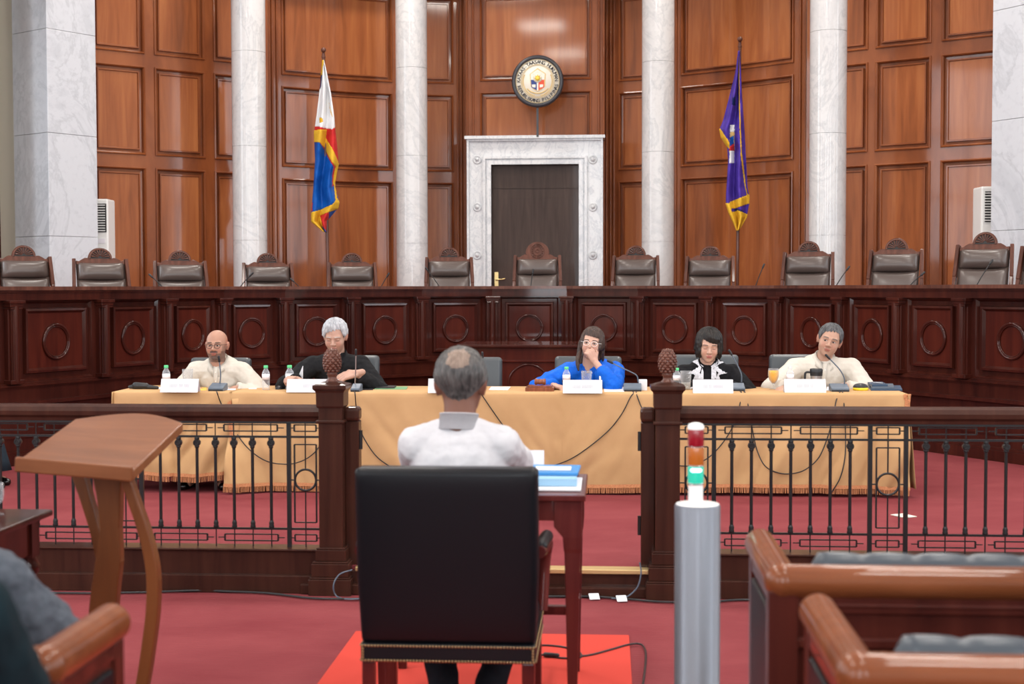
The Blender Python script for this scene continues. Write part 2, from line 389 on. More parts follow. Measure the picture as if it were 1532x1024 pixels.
wall_section('wall_back_left', [A0, A1], [(60, 128), (143, 221), (235, 310), (323, 396)], 1)
b0, b1 = XY(403, 20.35), XY(612, 21.35); mid = (b0 + b1) / 2 + Vector((-.10, .14, 0))
pB = wall_section('wall_back_left', [b0, mid, b1], [(424, 589)])
c0, c1 = XY(600, 21.3), XY(699, 21.5)
pC = wall_section('wall_back_left', [c0, c1], [(612, 680)], 2)
d0, d1 = XY(697, 21.2), XY(905, 20.95)
pD = wall_section('wall_back', [d0, d1], [(719, 885)], 1)
e0, e1 = XY(903, 21.35), XY(1003, 20.9)
pE = wall_section('wall_back_right', [e0, e1], [(925, 985)], 2)
g0, g1 = XY(1003, 20.75), XY(1212, 19.25); mid = (g0 + g1) / 2 + Vector((.10, .14, 0))
pG = wall_section('wall_back_right', [g0, mid, g1], [(1018, 1186)])
h0, h1 = XY(1205, 18.95), XY(1600, 16.9)
wall_section('wall_back_right', [h0, h1], [(1224, 1296), (1307, 1390), (1405, 1492), (1505, 1590)], 1)
bm = MB()
for pp, pxs in ((pB, (405, 410, 417, 597)), (pC, (686, 691, 696)), (pD, (700, 709, 896, 903)), (pE, (908, 914, 919)), (pG, (1006, 1011, 1196, 1204))):
    for x in pxs:
        p = pp[0](pp[1](x), 0, .012); bm.tube([(p.x, p.y, ZD), (p.x, p.y, 6.05)], .016, 8)
for a, b in ((A1, b0), (c1, d0), (d1, e0), (g1, h0)):
    bm.add([(a.x, a.y, ZD), (b.x, b.y + .05, ZD), (b.x, b.y + .05, 6.2), (a.x, a.y, 6.2)], [(0, 1, 2, 3)])
struct(bm.build('trim_3', 'wall_wood_rail'))
# upper wall, side walls, ceiling; the hall's windows are in the side walls and behind the camera
uw = MB(); uw.bb((-9, 22.2, 0), (9, 22.5, 9)); struct(uw.build('wall_back_outer', 'plaster'))
ce = MB(); ce.bb((-9.3, -6.3, 8.6), (9.3, 22.5, 8.8)); struct(ce.build('ceiling', 'ceiling_paint'))
def windowed_wall(name, p0, p1, wins, z0=2.2, z1=6.8, H=8.6, m='plaster'):
    p0 = Vector(p0); p1 = Vector(p1); L = (p1 - p0).length; t = (p1 - p0) / L; n = Vector((-t.y, t.x, 0)); mb = MB()
    def bx(a, b, za, zb): mb.add([p0 + t * a + Vector((0, 0, za)), p0 + t * b + Vector((0, 0, za)), p0 + t * b + Vector((0, 0, zb)), p0 + t * a + Vector((0, 0, zb))], [(0, 1, 2, 3)])
    x = 0
    for (a, b) in wins: bx(x, a, 0, H); bx(a, b, 0, z0); bx(a, b, z1, H); x = b
    bx(x, L, 0, H); o = struct(mb.build(name, m, solid=.2)); k = 0
    for (a, b) in wins:
        fr = MB()
        for q in (a, (a + b) / 2, b): fr.beam(p0 + t * q + Vector((0, 0, z0)), p0 + t * q + Vector((0, 0, z1)), .07, .07, up=n)
        for z in (z0, z0 + (z1 - z0) * .33, z0 + (z1 - z0) * .66, z1): fr.beam(p0 + t * a + Vector((0, 0, z)), p0 + t * b + Vector((0, 0, z)), .07, .07)
        struct(fr.build('window_1', 'white_plastic'))
    return o
WL = [(2.0, 4.4), (7.2, 9.6), (12.4, 14.8), (17.6, 20.0)]
windowed_wall('wall_left', (-8.6, -6, 0), (-8.6, 22.3, 0), WL)
windowed_wall('wall_right', (8.6, -6, 0), (8.6, 22.3, 0), WL)
windowed_wall('wall_front', (-8.6, -6, 0), (8.6, -6, 0), [(1.5, 3.9), (7.4, 9.8), (13.3, 15.7)], 1.2, 6.8)
def area(name, loc, rot, sx, sy, e, col):
    l = bpy.data.lights.new(name, 'AREA'); l.shape = 'RECTANGLE'; l.size = sx; l.size_y = sy; l.energy = e; l.color = col
    o = bpy.data.objects.new(name, l); C.objects.link(o); o.location = loc; o.rotation_euler = rot; return o
for s in (-1, 1):
    for a, b in WL:
        area('window_daylight', (s * 8.75, -6 + (a + b) / 2, 4.5), (0, s * PI / 2, 0), 4.6, 2.3, 330, (.86, .93, 1))
for a, b in [(1.5, 3.9), (7.4, 9.8), (13.3, 15.7)]:
    area('window_daylight', (-8.6 + (a + b) / 2, -6.15, 4.0), (PI / 2, 0, 0), 2.3, 5.4, 560, (.9, .95, 1))
for y in (0.5, 5, 9.5, 14, 18):
    for x in (-3.4, 2.6):
        cl = thing('ceiling_light', 'square white ceiling light panel, out of the picture above the hall', 'ceiling light', (x, y, 8.52), 'ceiling lights of the hall')
        m = MB(); m.box((x, y, 8.56), (1.3, 1.3, .08)); m.build('fixture_frame', 'white_plastic', cl, bev=.01)
        m = MB(); m.box((x, y, 8.515), (1.15, 1.15, .012)); m.build('diffuser', 'lamp_glow', cl)
        area('ceiling_lamp', (x, y, 8.5), (0, 0, 0), 1.15, 1.15, 235, (1, .94, .86))
# dais
P_ = []
RINGS = [(85, 175), (203, 163.3), (287, 154.4), (376, 147.5), (471, 144), (575, 139.3), (681, 133.8), (792, 132.6), (906, 134.5), (1010, 138), (1114, 143.4), (1212.5, 149), (1306, 161), (1391, 168.8), (1514, 181)]
PIL = [-320, -145, 14, 150, 247, 330, 423, 523.5, 628, 735, 849, 957, 1062, 1165.6, 1262, 1347, 1445.7, 1585, 1750]
BP = [XY(x, F / lerp(RINGS, x)) for x in PIL]
dz = MB(); poly = [(p.x, p.y + .12) for p in BP] + [(8.6, BP[-1].y), (8.6, 22.1), (-8.6, 22.1), (-8.6, BP[0].y)]
dz.prism(poly, lambda u, v, w: Vector((u, v, w)), ZD); struct(dz.build('floor', 'carpet'))

# ---- marble columns and corner pillars
def column(px, D, label, grp='round marble columns before the panelled wall'):
    p = XY(px, D); r = .224; prof = [(r * 1.25, ZD), (r * 1.25, ZD + .12), (r * 1.08, ZD + .18)]
    z = ZD + .22; prof.append((r, z)); seams = [.99 + 1.24 * k for k in range(5)]
    prof += [(r, seams[0] - .003)]
    m = MB(); m.lathe(prof, (p.x, p.y, 0), 40)
    for a, b in zip(seams, seams[1:] + [8.5]): m.lathe([(r - .012, a - .004), (r - .012, a + .002)], (p.x, p.y, 0), 40); m.lathe([(r, a + .002), (r, b - .003)], (p.x, p.y, 0), 40)
    o = m.build('marble_column', 'column_marble'); tag(o, label, 'column', grp); return o
column(375, 18.7, 'round white marble column between the left wall panels and the red white and blue flag')
column(617, 20.1, 'round white marble column left of the dark door, behind the bench')
column(984, 19.6, 'round white marble column right of the dark door, before the panelled wall')
column(1237, 17.3, 'round white marble column right of the violet flag')
def pillar(px, D, al, label):
    p = XY(px, D); s = .70; m = MB(); R = Matrix.Rotation(al, 3, 'Z'); c = Vector((p.x, p.y, 0)) + R @ Vector((s / 2, s / 2, 0)) 
    for z0, z1 in ((ZD, .99), (.994, 2.23), (2.234, 3.47), (3.474, 4.71), (4.714, 5.95), (5.954, 8.5)): m.box(c + Vector((0, 0, (z0 + z1) / 2)), (s, s, z1 - z0), R)
    tag(m.build('marble_pillar', 'pillar_marble', bev=.004), label, 'pillar')
pillar(75, 16.9, math.radians(57), 'square pale marble pillar with a shaded grey side, near the heavy curtain')
pillar(1556, 15.4, math.radians(33), 'square pale marble pillar at the bench end, beside the right air conditioner')
# cream wall and curtain at far left
m = MB(); m.add([XY(-420, 17.4), XY(110, 18.1), XY(110, 18.1) + Vector((0, 0, 8.5)), XY(-420, 17.4) + Vector((0, 0, 8.5))], [(0, 1, 2, 3)]); struct(m.build('wall_left_rear', 'cream_wall', solid=.1))
ct = thing('window_curtain', 'dark maroon curtain with a gold swag, behind the marble pillar', 'curtain', tuple(XY(-60, 16.2)))
m = MB(); a = XY(-160, 15.6); b = XY(-1, 16.6); n = 48; vs = []
for i in range(n + 1):
    t = i / n; p = a.lerp(b, t); off = .05 * math.sin(t * 40); 
    for z in (ZD, 6.8): vs.append((p.x + off * .5 - (.04 if z > 3 else 0), p.y + off, z))
m.add(vs, [(2 * i, 2 * i + 2, 2 * i + 3, 2 * i + 1) for i in range(n)], True); m.build('drape', 'curtain_maroon', ct, solid=.01)
m = MB(); b2 = XY(20, 16.2); a2 = XY(-160, 15.4); n = 40; vs = []
for i in range(n + 1):
    t = i / n
    for j in range(13):
        s = j / 12; zb = 4.85 - .35 * math.sin(t * 9) + .1 * (1 - t); z = 7.4 + (zb - 7.4) * s; p = a2.lerp(b2, t)
        q = .07 * math.sin(t * 30 + s * 4) + .04 * math.sin(s * 22); vs.append((p.x + q - s * .25 * (t > .9), p.y - .06 + q, z))
m.add(vs, [(i * 13 + j, (i + 1) * 13 + j, (i + 1) * 13 + j + 1, i * 13 + j + 1) for i in range(n) for j in range(12)], True); m.build('swag', 'curtain_gold', ct, solid=.012)
# air conditioners
def aircon(px0, px1, D, ytop, label, win):
    a = XY(px0, D); b = XY(px1, D); zt = 1.6 + (430.5 - ytop) * D / F; al = math.atan2(b.y - a.y, b.x - a.x)
    w = (b - a).length; t = thing('air_conditioner', label, 'air conditioner', (a.x, a.y, ZD), rz=al)
    m = MB(); m.bb((0, 0, 0), (w, .32, zt - ZD)); m.build('cabinet', 'white_plastic', t, bev=.02, world=False)
    m = MB(); g0, g1 = zt - ZD - .42, zt - ZD - .06; m.bb((.04, -.008, g0), (w - .02, .0, g1)); g = m.build('vent_grille', 'grille_dark', t, world=False)
    m = MB()
    for k in range(11): z = g0 + .02 + k * .032; m.box((w / 2, -.012, z), (w - .07, .016, .011))
    m.build('louvre_slats', 'white_plastic', g, world=False)
    m = MB(); m.bb((w - .2, -.006, g0 - .14), (w - .04, 0, g0 - .08)); m.build('control_panel', 'label_film', t, world=False)
aircon(118, 163, 17.75, 297, 'white standing air conditioner behind the square pillar nearest the curtain', 0)
aircon(1467, 1512, 16.6, 281, 'white standing air conditioner behind the pillar at the bench end beyond the violet flag', 0)

# ---- door with marble surround
Dd = 20.75
def dpt(px, py, off=0): p = U(px, py, Dd); return Vector((p.x, p.y, p.z))
q0, q1 = dpt(699, 430), dpt(902, 430); al = math.atan2(0, 1); yd = (q0.y + q1.y) / 2
def dx(px): return atY(px, 330, yd).x
def dzz(py): return atY(800, py, yd).z
X0, X1, I0, I1 = dx(699), dx(902), dx(735), dx(866); ZT, ZI = dzz(208), dzz(246)
fr = MB(); T = lambda y0: (lambda u, v, w: Vector((u, y0 + w, v)))
outer = [(X0, ZD), (I0 - .02, ZD), (I0 - .02, ZI + .02), (I1 + .02, ZI + .02), (I1 + .02, ZD), (X1, ZD), (X1, ZT), (X0, ZT)]
fr.prism(outer, T(yd), .5)
def uframe(a0, a1, zt, w, y0, d):
    fr.prism([(a0, ZD), (a0 + w, ZD), (a0 + w, zt - w), (a1 - w, zt - w), (a1 - w, ZD), (a1, ZD), (a1, zt), (a0, zt)], T(y0), d)
uframe(X0, X1, ZT, .03, yd - .05, .05); uframe(I0 - .12, I1 + .12, ZI + .12, .035, yd - .035, .035); uframe(I0 - .06, I1 + .06, ZI + .06, .06, yd - .02, .02)
fr.bb((X0 - .03, yd - .09, ZT), (X1 + .03, yd + .3, ZT + .045))
for py in (239, 310, 382):
    for px in (714, 887):
        c = atY(px, py, yd); R = Matrix.Rotation(PI / 2, 3, 'X')
        fr.lathe([(.065, 0), (.065, .012), (.05, .02), (.045, .008), (.03, .008), (.028, .028), (0, .034)], (c.x, yd, c.z), 20, R)
o = struct(fr.build('door_frame', 'frame_marble'))
dr = MB(); yp = yd + .14
pos = lambda u, z, d: Vector((u, yp - d, z))
us = [I0, dx(751), dx(793), dx(811), dx(850), I1]; zs = [ZD, ZD + .15, dzz(407), dzz(296), dzz(283), dzz(261), ZI]
zs = [ZD, ZD + .2, 1.45, dzz(407), dzz(296), dzz(283), dzz(262), ZI]
DP = [(0, 0), (.01, -.02), (.03, -.02), (.055, -.002), (.06, -.002)]
fill = {(i, j) for i in (1, 3) for j in (1, 3, 5)}
grid_stiles(dr, pos, us, zs, fill, 1)
for i in (1, 3):
    for j in (1, 3, 5): s = loft(dr, pos, us[i], us[i + 1], zs[j], zs[j + 1], DP); field(dr, pos, us[i], us[i + 1], zs[j], zs[j + 1], *s)
dr.bb((I0, yp - .012, dzz(283) + .02), (I1, yp, dzz(283) + .035))
dr.bb((I0, yp + .001, ZD), (I1, yp + .05, ZI))
door = struct(dr.build('door_1', 'door_wood'))
hm = MB(); hx = dx(741.5); z0, z1 = dzz(431), dzz(407); hm.bb((hx - .028, yp - .012, z0 - .05), (hx + .028, yp, z1)); zc = (z0 + z1) / 2
hm.tube(spline([(hx, yp - .01, zc), (hx, yp - .06, zc), (hx + .05, yp - .065, zc + .01), (hx + .09, yp - .06, zc + .01), (hx + .13, yp - .06, zc + .02)], 4), .010, 8); hm.build('door_handle', 'brass', door)

# ---- court seal above the door
ys = yd - .10; c = atY(804.5, 122, ys); SR = .378
seal = thing('court_seal', 'round court seal with black rim and lettering mounted above the door', 'seal', (c.x, c.y, c.z))
RX = Matrix.Rotation(PI / 2, 3, 'X')
m = MB(); m.lathe([(0, 0), (SR, 0), (SR, .06), (SR - .012, .075), (SR - .04, .078), (SR - .052, .07), (SR - .055, .055), (SR - .056, .01)], c + Vector((0, .02, 0)), 64, RX); m.build('rim', 'seal_dark', seal)
m = MB(); m.lathe([(SR - .054, .045), (SR - .054, .052), (0, .052)], c + Vector((0, .02, 0)), 64, RX); m.build('disc_face', 'seal_face', seal)
m = MB(); yy = c.y - .036
for rr, w in ((SR - .062, .003), (SR * .64, .0035), (SR * .60, .002)): m.torus((c.x, yy, c.z), rr, w, n=64, m=6)
for k in range(16):
    for s in (-1, 1):
        a = -PI / 2 + s * (.25 + k * .115); p = Vector((c.x + math.cos(a) * SR * .56, yy, c.z + math.sin(a) * SR * .56)); m.ell(p, (.008, .003, .014), Matrix.Rotation(-a * 1.0, 3, 'Y'))
m.build('gold_border', 'seal_gold', seal)
def ringtext(txt, r, a0, a1, size, flip):
    mb = MB(); n = len(txt)
    for i, ch in enumerate(txt):
        if ch == ' ': continue
        a = a0 + (a1 - a0) * (i + .5) / n; V, Fs = text_mb(ch, size); V = [Vector((v.x * 1.0, v.y - size * .35, 0)) for v in V]
        rot = (a - PI / 2) if not flip else (a + PI / 2)
        R = Matrix.Rotation(rot, 3, 'Z'); o = Vector((r * math.cos(a), r * math.sin(a), 0))
        W = [R @ v + o for v in V]
        for dx_ in (-.0012, .0012): mb.add([(c.x + w.x + dx_, yy - .001 - abs(dx_), c.z + w.y) for w in W], Fs)
    return mb
ringtext('KATAAS-TAASANG', SR * .735, PI * 1.02, PI * .372, .072, False).build('upper_lettering', 'seal_ink', seal); ringtext('HUKUMAN', SR * .735, PI * .322, 0, .072, False).build('upper_lettering', 'seal_ink', seal)
ringtext('REPUBLIKANG', SR * .745, PI * 1.07, PI * 1.53, .072, True).build('lower_lettering', 'seal_ink', seal); ringtext('PILIPINAS', SR * .745, PI * 1.572, PI * 1.95, .072, True).build('lower_lettering', 'seal_ink', seal)
def plate(poly, name, mt_, off): m = MB(); m.prism([(c.x + u * SR, c.z + v * SR) for u, v in poly], lambda a, b, w: Vector((a, yy - off - w, b)), .003); return m.build(name, mt_, seal)
plate([(-.30, .28), (0, .50), (.32, .28), (.30, .05), (.29, -.20), (.15, -.32), (0, -.40), (-.15, -.32), (-.27, -.20), (-.29, .05)], 'shield_outline', 'seal_gold', 0)
plate([(-.27, .27), (0, .45), (.28, .27), (.26, .05), (-.26, .05)], 'shield_top', 'seal_face', .003)
plate([(-.26, .05), (0, .05), (0, -.37), (-.24, -.24)], 'shield_blue_half', 'seal_blue', .003)
plate([(0, .05), (.26, .05), (.25, -.24), (0, -.37)], 'shield_red_half', 'seal_red', .003)
plate([(-.03, .05), (.03, .05), (.03, -.37), (-.03, -.37)], 'shield_divider', 'seal_face', .006)
m = MB(); m.lathe([(0, .009), (SR * .17, .009), (SR * .17, 0)], (c.x, yy - .002, c.z + .06 * SR + .02), 28, RX); m.build('sun_oval', 'seal_face', seal)
m = MB(); m.lathe([(0, .011), (SR * .10, .011), (SR * .10, 0)], (c.x, yy - .004, c.z + .06 * SR + .02), 20, RX)
for k in range(8): a = k * PI / 4; m.beam((c.x + .03 * math.cos(a), yy - .013, c.z + .043 + .03 * math.sin(a)), (c.x + .052 * math.cos(a), yy - .013, c.z + .043 + .052 * math.sin(a)), .01, .004, up=(0, 1, 0))
m.build('sun', 'seal_yellow', seal)
m = MB()
for s in (-1, 1): m.prism([(c.x + s * SR * .08, c.z - SR * .13), (c.x + s * SR * .22, c.z - SR * .13), (c.x + s * SR * .21, c.z - SR * .23), (c.x + s * SR * .08, c.z - SR * .25)], lambda a, b, w: Vector((a, yy - .006 - w, b)), .002)
for k in range(3): m.ell((c.x + (-.14 + .14 * k) * SR, yy - .007, c.z + (.28 + (.08 if k == 1 else 0)) * SR), (.012, .003, .012))
m.build('shield_charges', 'seal_face', seal)
m = MB(); m.torus((c.x, yy, c.z + .02), SR * .52, .009, n=28, m=6, a0=-PI * .78, a1=-PI * .22); m.build('scroll', 'seal_gold', seal)
m = MB(); m.bb((c.x - .02, ys - .0, dzz(206)), (c.x + .012, ys + .02, c.z - SR * .9)); m.build('support_rod', 'seal_dark', seal)
# ================================================================ judges' bench
ZB = 1.617
bench = thing('judges_bench', 'long curved dark mahogany bench front with pilasters and ring panels', 'bench', (0, BP[9].y, ZM))
def seglen(a, b): return (b - a).length
def offs(d):
    out = []
    for i, p in enumerate(BP):
        T = (BP[min(i + 1, len(BP) - 1)] - BP[max(i - 1, 0)]).normalized(); out.append(Vector((p.x + T.y * d, p.y - T.x * d, 0)))
    return out
def strip(mb, d0, d1, z0, z1):
    a, b = offs(d0), offs(d1); n = len(a)     # d0 front, d1 back
    vs = [(p.x, p.y, z) for p, z in [(q, z0) for q in a] + [(q, z1) for q in a] + [(q, z1) for q in b] + [(q, z0) for q in b]]
    for k in range(4):
        k2 = (k + 1) % 4
        mb.add([vs[k * n + i] for i in range(n)] + [vs[k2 * n + i] for i in range(n)], [(i, i + 1, n + i + 1, n + i) for i in range(n - 1)])
    mb.add([vs[0], vs[n], vs[2 * n], vs[3 * n]], [(0, 1, 2, 3)]); mb.add([vs[n - 1], vs[2 * n - 1], vs[3 * n - 1], vs[4 * n - 1]], [(0, 1, 2, 3)])
m = MB(); strip(m, .075, -.28, ZB - .032, ZB); m.build('countertop', 'chair_wood', bench, bev=.008)
m = MB(); strip(m, .05, -.02, ZB - .115, ZB - .032); strip(m, .062, .0, ZB - .05, ZB - .032); m.build('frieze', 'bench_wood', bench)
m = MB(); strip(m, .03, -.05, ZB - .845, ZB - .80); strip(m, .045, 0, ZB - .83, ZB - .815); strip(m, .022, -.05, ZB - .96, ZB - .845); strip(m, .06, -.05, ZB - .985, ZB - .955); m.build('waist_moulding', 'bench_wood', bench, bev=.004)
m = MB(); strip(m, .01, -.05, ZM, ZB - .985); strip(m, .05, 0, ZM, ZM + .09); strip(m, .035, 0, ZM + .09, ZM + .115); strip(m, .02, -.01, 0.36, .375); m.build('plinth', 'bench_wood', bench)
m = MB(); strip(m, -.25, -.72, ZB - .18, ZB - .15); m.build('desk_surface', 'bench_wood', bench)
BPROF = [(0, 0), (.016, -.03), (.052, -.03), (.060, .002), (.078, .006), (.098, -.018)]
for i in range(len(BP) - 1):
    a, b = BP[i], BP[i + 1]; L = seglen(a, b); pos, _, _ = mkpath([a, b], 8)
    z0, z1 = ZB - .80, ZB - .115; w = min(.11, L * .12); fm = MB(); pm = MB()
    grid_stiles(fm, pos, [0, w, L - w, L], [z0, z0 + .015, z1 - .012, z1], {(1, 1)}, 1)
    loft(fm, pos, w, L - w, z0 + .015, z1 - .012, BPROF); field(pm, pos, w, L - w, z0 + .015, z1 - .012, .098, -.018)
    p = fm.build('panel_frame', 'bench_wood', bench); f = pm.build('panel_field', 'bench_panel_wood', p)
    c = pos(L / 2, 1.147, -.010); nrm = pos(L / 2, 0, 1) - pos(L / 2, 0, 0)
    r = MB(); r.torus(c, .146, .0125, nrm, 40, 8); r.torus(c, .130, .006, nrm, 40, 6); r.build('ring_moulding', 'bench_wood', p)
for i, p in enumerate(BP):
    T = (BP[min(i + 1, len(BP) - 1)] - BP[max(i - 1, 0)]).normalized(); N = Vector((T.y, -T.x, 0)); R = Matrix((T, -N, Vector((0, 0, 1)))).transposed()
    c = lambda u, d, z: p + T * u + N * d + Vector((0, 0, z)); m = MB()
    m.box(c(0, .02, ZB - .46), (.125, .05, .69), R)
    m.box(c(0, .045, ZB - .46), (.085, .03, .66), R)
    m.tube([c(0, .055, ZB - .79), c(0, .055, ZB - .16)], .036, 14)
    m.box(c(0, .04, ZB - .128), (.17, .11, .026), R); m.box(c(0, .04, ZB - .155), (.145, .09, .03), R); m.box(c(0, .04, ZB - .18), (.13, .085, .014), R)
    m.box(c(0, .04, ZB - .785), (.15, .09, .035), R); m.build('pilaster', 'bench_wood', bench, bev=.004)
# ---- clerk desk in front of the bench centre
DK = 14.1; yk = (XY(687, DK).y + XY(905, DK).y) / 2; kx0, kx1 = atY(687, 500, yk).x, atY(905, 500, yk).x; zk = atY(790, 516, yk).z
ck = thing('clerk_desk', 'dark mahogany desk with a ring front, against the centre of the long bench', 'desk', ((kx0 + kx1) / 2, yk, ZM))
m = MB(); m.bb((kx0 - .02, yk - .05, zk - .03), (kx1 + .02, yk + .9, zk)); m.build('desktop', 'bench_wood', ck, bev=.008)
m = MB(); m.bb((kx0 + .03, yk + .0, ZM), (kx1 - .03, yk + .03, zk - .03)); m.bb((kx0 + .0, yk - .025, zk - .175), (kx1 - .0, yk + .01, zk - .155)); m.bb((kx0, yk - .02, ZM), (kx1, yk + .01, ZM + .12))
m.bb((kx0, yk, ZM), (kx0 + .04, yk + .88, zk - .03)); m.bb((kx1 - .04, yk, ZM), (kx1, yk + .88, zk - .03)); m.build('front_panel', 'bench_panel_wood', ck, bev=.004)
for xx in (atY(791, 570, yk).x,):
    m = MB(); m.torus((xx, yk - .004, atY(791, 576, yk).z), .205, .012, n=44, m=8); m.build('ring_moulding', 'bench_wood', ck)

# ---- judge chairs
def judge_chair(loc, rz, zt, label, proto=[None], big=False):
    k = 'b' if big else 'n'
    if not big and proto[0]:
        o = dup(proto[0], loc, rz, label); return o
    t = thing('judge_chair', label, 'chair', loc, 'high-backed judge chairs behind the long bench', rz)
    B = lambda mb, n, mt_, par=t, **kw: mb.build(n, mt_, par, world=False, **kw)
    W = .56; th = math.radians(16)
    def bp(x, d, z):     # back coords: up the leaning back from seat height .5
        return Vector((x, .20 + math.sin(th) * (z - .5) + d * math.cos(th), .5 + (z - .5) * math.cos(th) - d * math.sin(th)))
    m = MB(); m.box((0, -.02, .44), (.56, .54, .14)); B(m, 'seat', 'chair_leather', bev=.04, seg=3)
    for s in (-1, 1):
        m = MB(); m.add([], []); pts = [bp(s * (W / 2 + .012), .0, .30), bp(s * (W / 2 + .004), 0, .9), bp(s * (W / 2 - .01), .0, 1.205)]
        m.beam(pts[0], pts[1], .038, .06, up=(0, 0, 1)); m.beam(pts[1], pts[2], .038, .06, up=(0, 0, 1)); B(m, 'back_post', 'chair_wood', bev=.006)
        m = MB(); m.tube(spline([bp(s * .29, -.02, .74), (s * .31, .0, .72), (s * .31, -.22, .71), (s * .30, -.27, .66)], 5), .026, 10); m.beam((s * .30, -.2, .68), (s * .28, -.2, .45), .04, .04, up=(0, 1, 0)); B(m, 'armrest', 'chair_wood')
    # crest rail
    prof = [(-.25, 1.145), (.25, 1.145), (.25, 1.185), (.22, 1.18), (.19, 1.20), (.16, 1.215), (.13, 1.215)] 
    R0 = .145 if big else .125; cz = 1.235 if big else 1.215; a0 = -.12
    arc = [(R0 * math.cos(a0 + (PI - 2 * a0) * i / 20), cz + R0 * .88 * math.sin(a0 + (PI - 2 * a0) * i / 20)) for i in range(21)]
    prof += arc + [(-.13, 1.215), (-.16, 1.215), (-.19, 1.20), (-.22, 1.18), (-.25, 1.185)]
    m = MB(); m.prism(prof, lambda u, v, w: bp(u, -.018 + w, v), .034); cr = B(m, 'crest_rail', 'chair_wood', bev=.004)
    m = MB()
    if big:
        cc = bp(0, -.022, cz + .02); ax = (bp(0, -1, 0) - bp(0, 0, 0)).normalized()
        m.torus(cc, .082, .006, ax, 32, 6); m.torus(cc, .055, .004, ax, 28, 6); m.torus(cc, .02, .006, ax, 16, 6)
        for i in range(16): a = i * PI / 8; p = bp(.068 * math.cos(a), -.022, cz + .02 + .068 * math.sin(a)); m.ell(p, (.008, .006, .008), n=8, m=5)
        B(m, 'carved_seal', 'chair_wood', cr)
    else:
        for i in range(9):
            a = .16 + (PI - .32) * i / 8; m.cap(bp(.022 * math.cos(a), -.020, cz + .004 + .02 * math.sin(a)), bp(.086 * math.cos(a), -.024, cz + .002 + .074 * math.sin(a)), .0035, .0085, 8)
        q = B(m, 'carved_fan', 'chair_wood', cr)
        m = MB(); m.torus(bp(0, -.020, cz), .105, .009, (bp(0, -1, 0) - bp(0, 0, 0)), 28, 6, a0=0 if 0 else .0, a1=PI, sz=.88, rot=None); 
        m = MB(); pts = [bp(.106 * math.cos(a), -.022, cz - .004 + .094 * math.sin(a)) for a in [-.05 + (PI + .1) * i / 20 for i in range(21)]]; m.tube(pts, .009, 6); B(m, 'fan_border', 'chair_wood', cr)
        m = MB(); m.prism([(.102 * math.cos(PI * i / 16), cz - .008 + .095 * math.sin(PI * i / 16)) for i in range(17)], lambda u, v, w: bp(u, -.0195 + w, v), .002); B(m, 'fan_shade_plate', 'iron', cr)  # flat near-black plate; its colour stands in for recess shade behind the fan
    # leather back: headrest roll above lumbar pad
    def pad(z0, z1, bul, w, name):
        n, k = 14, 10; vs = []
        for j in range(k + 1):
            for i in range(n + 1):
                u = -1 + 2 * i / n; v = -1 + 2 * j / k
                b_ = bul * (max(0, 1 - abs(u) ** 3.2) ** .6) * (max(0, 1 - abs(v) ** 2.6) ** .55)
                vs.append(bp(u * w, -.005 - b_, (z0 + z1) / 2 + v * (z1 - z0) / 2 + .010 * (u * u - .5) * (1 if v > 0 else .8)))
        m = MB(); m.add(vs, [(j * (n + 1) + i, j * (n + 1) + i + 1, (j + 1) * (n + 1) + i + 1, (j + 1) * (n + 1) + i) for j in range(k) for i in range(n)], True)
        return B(m, name, 'chair_leather', solid=.012)
    pad(.975, 1.16, .075, .248, 'headrest'); pad(.52, .985, .045, .25, 'backrest')
    m = MB(); m.prism([(-.25, .5), (.25, .5), (.25, 1.14), (-.25, 1.14)], lambda u, v, w: bp(u, w, v), .02); B(m, 'back_board', 'chair_wood')
    m = MB(); m.lathe([(.03, .10), (.03, .38)], (0, 0, 0), 12)
    for k_ in range(5): a = k_ * 2 * PI / 5; m.beam((0, 0, .09), (.28 * math.cos(a), .28 * math.sin(a), .05), .04, .04)
    B(m, 'swivel_base', 'chair_wood')
    for k_ in range(5): a = k_ * 2 * PI / 5; m = MB(); m.ell((.28 * math.cos(a), .28 * math.sin(a), .028), (.028, .028, .028), n=10, m=6); B(m, 'caster', 'black_plastic')
    if not big: proto[0] = t
    return t
JC = [(37, 15.2, 368, 'before the maroon curtain and marble pillar'), (151, 15.0, 372, 'before the square marble pillar and its air conditioner'), (270, 15.6, 376, 'before the panelled wall between pillar and column'),
      (401, 16.3, 380, 'before the round marble column beside the tricolour flag'), (527, 16.9, 380, 'just beside the tricolour flag pole'), (672, 17.2, 372, 'between a round column and the door handle side of the door'),
      (951, 17.6, 370, 'right of the door, before a round marble column'), (1062, 16.9, 371, 'just beside the violet flag pole'), (1209, 16.1, 364, 'before the round column beyond the violet flag'),
      (1340, 15.4, 360, 'before wooden panels between the round column and the pillar'), (1472, 14.5, 351, 'before the pillar at the air conditioner beyond the violet flag'), (1572, 13.2, 352, 'cut off by the picture edge')]
FC = Vector((-.6, 6.5, 0))
def chair_at(px, D, ytop, desc, big=False):
    p = XY(px, D); zt = 1.6 + (431.5 - ytop) * D / F; H = 1.33 if not big else 1.355
    d = FC - p; rz = math.atan2(d.y, d.x) + PI / 2
    hc = (math.sin(math.radians(16)) * .8 + .2)
    loc = p + Vector((math.sin(rz), -math.cos(rz), 0)) * hc * .85
    o = judge_chair((loc.x, loc.y, ZD), rz, zt, 'judge chair, fan crest, ' + desc if not big else 'judge chair with a round carved seal crest, in front of the dark door', big=big)
    o.scale.z = (zt - ZD) / (.5 + (H - .5 - .01) * math.cos(math.radians(16))); return o
for a in JC: chair_at(*a)
chair_at(804, 17.4, 366, '', True)

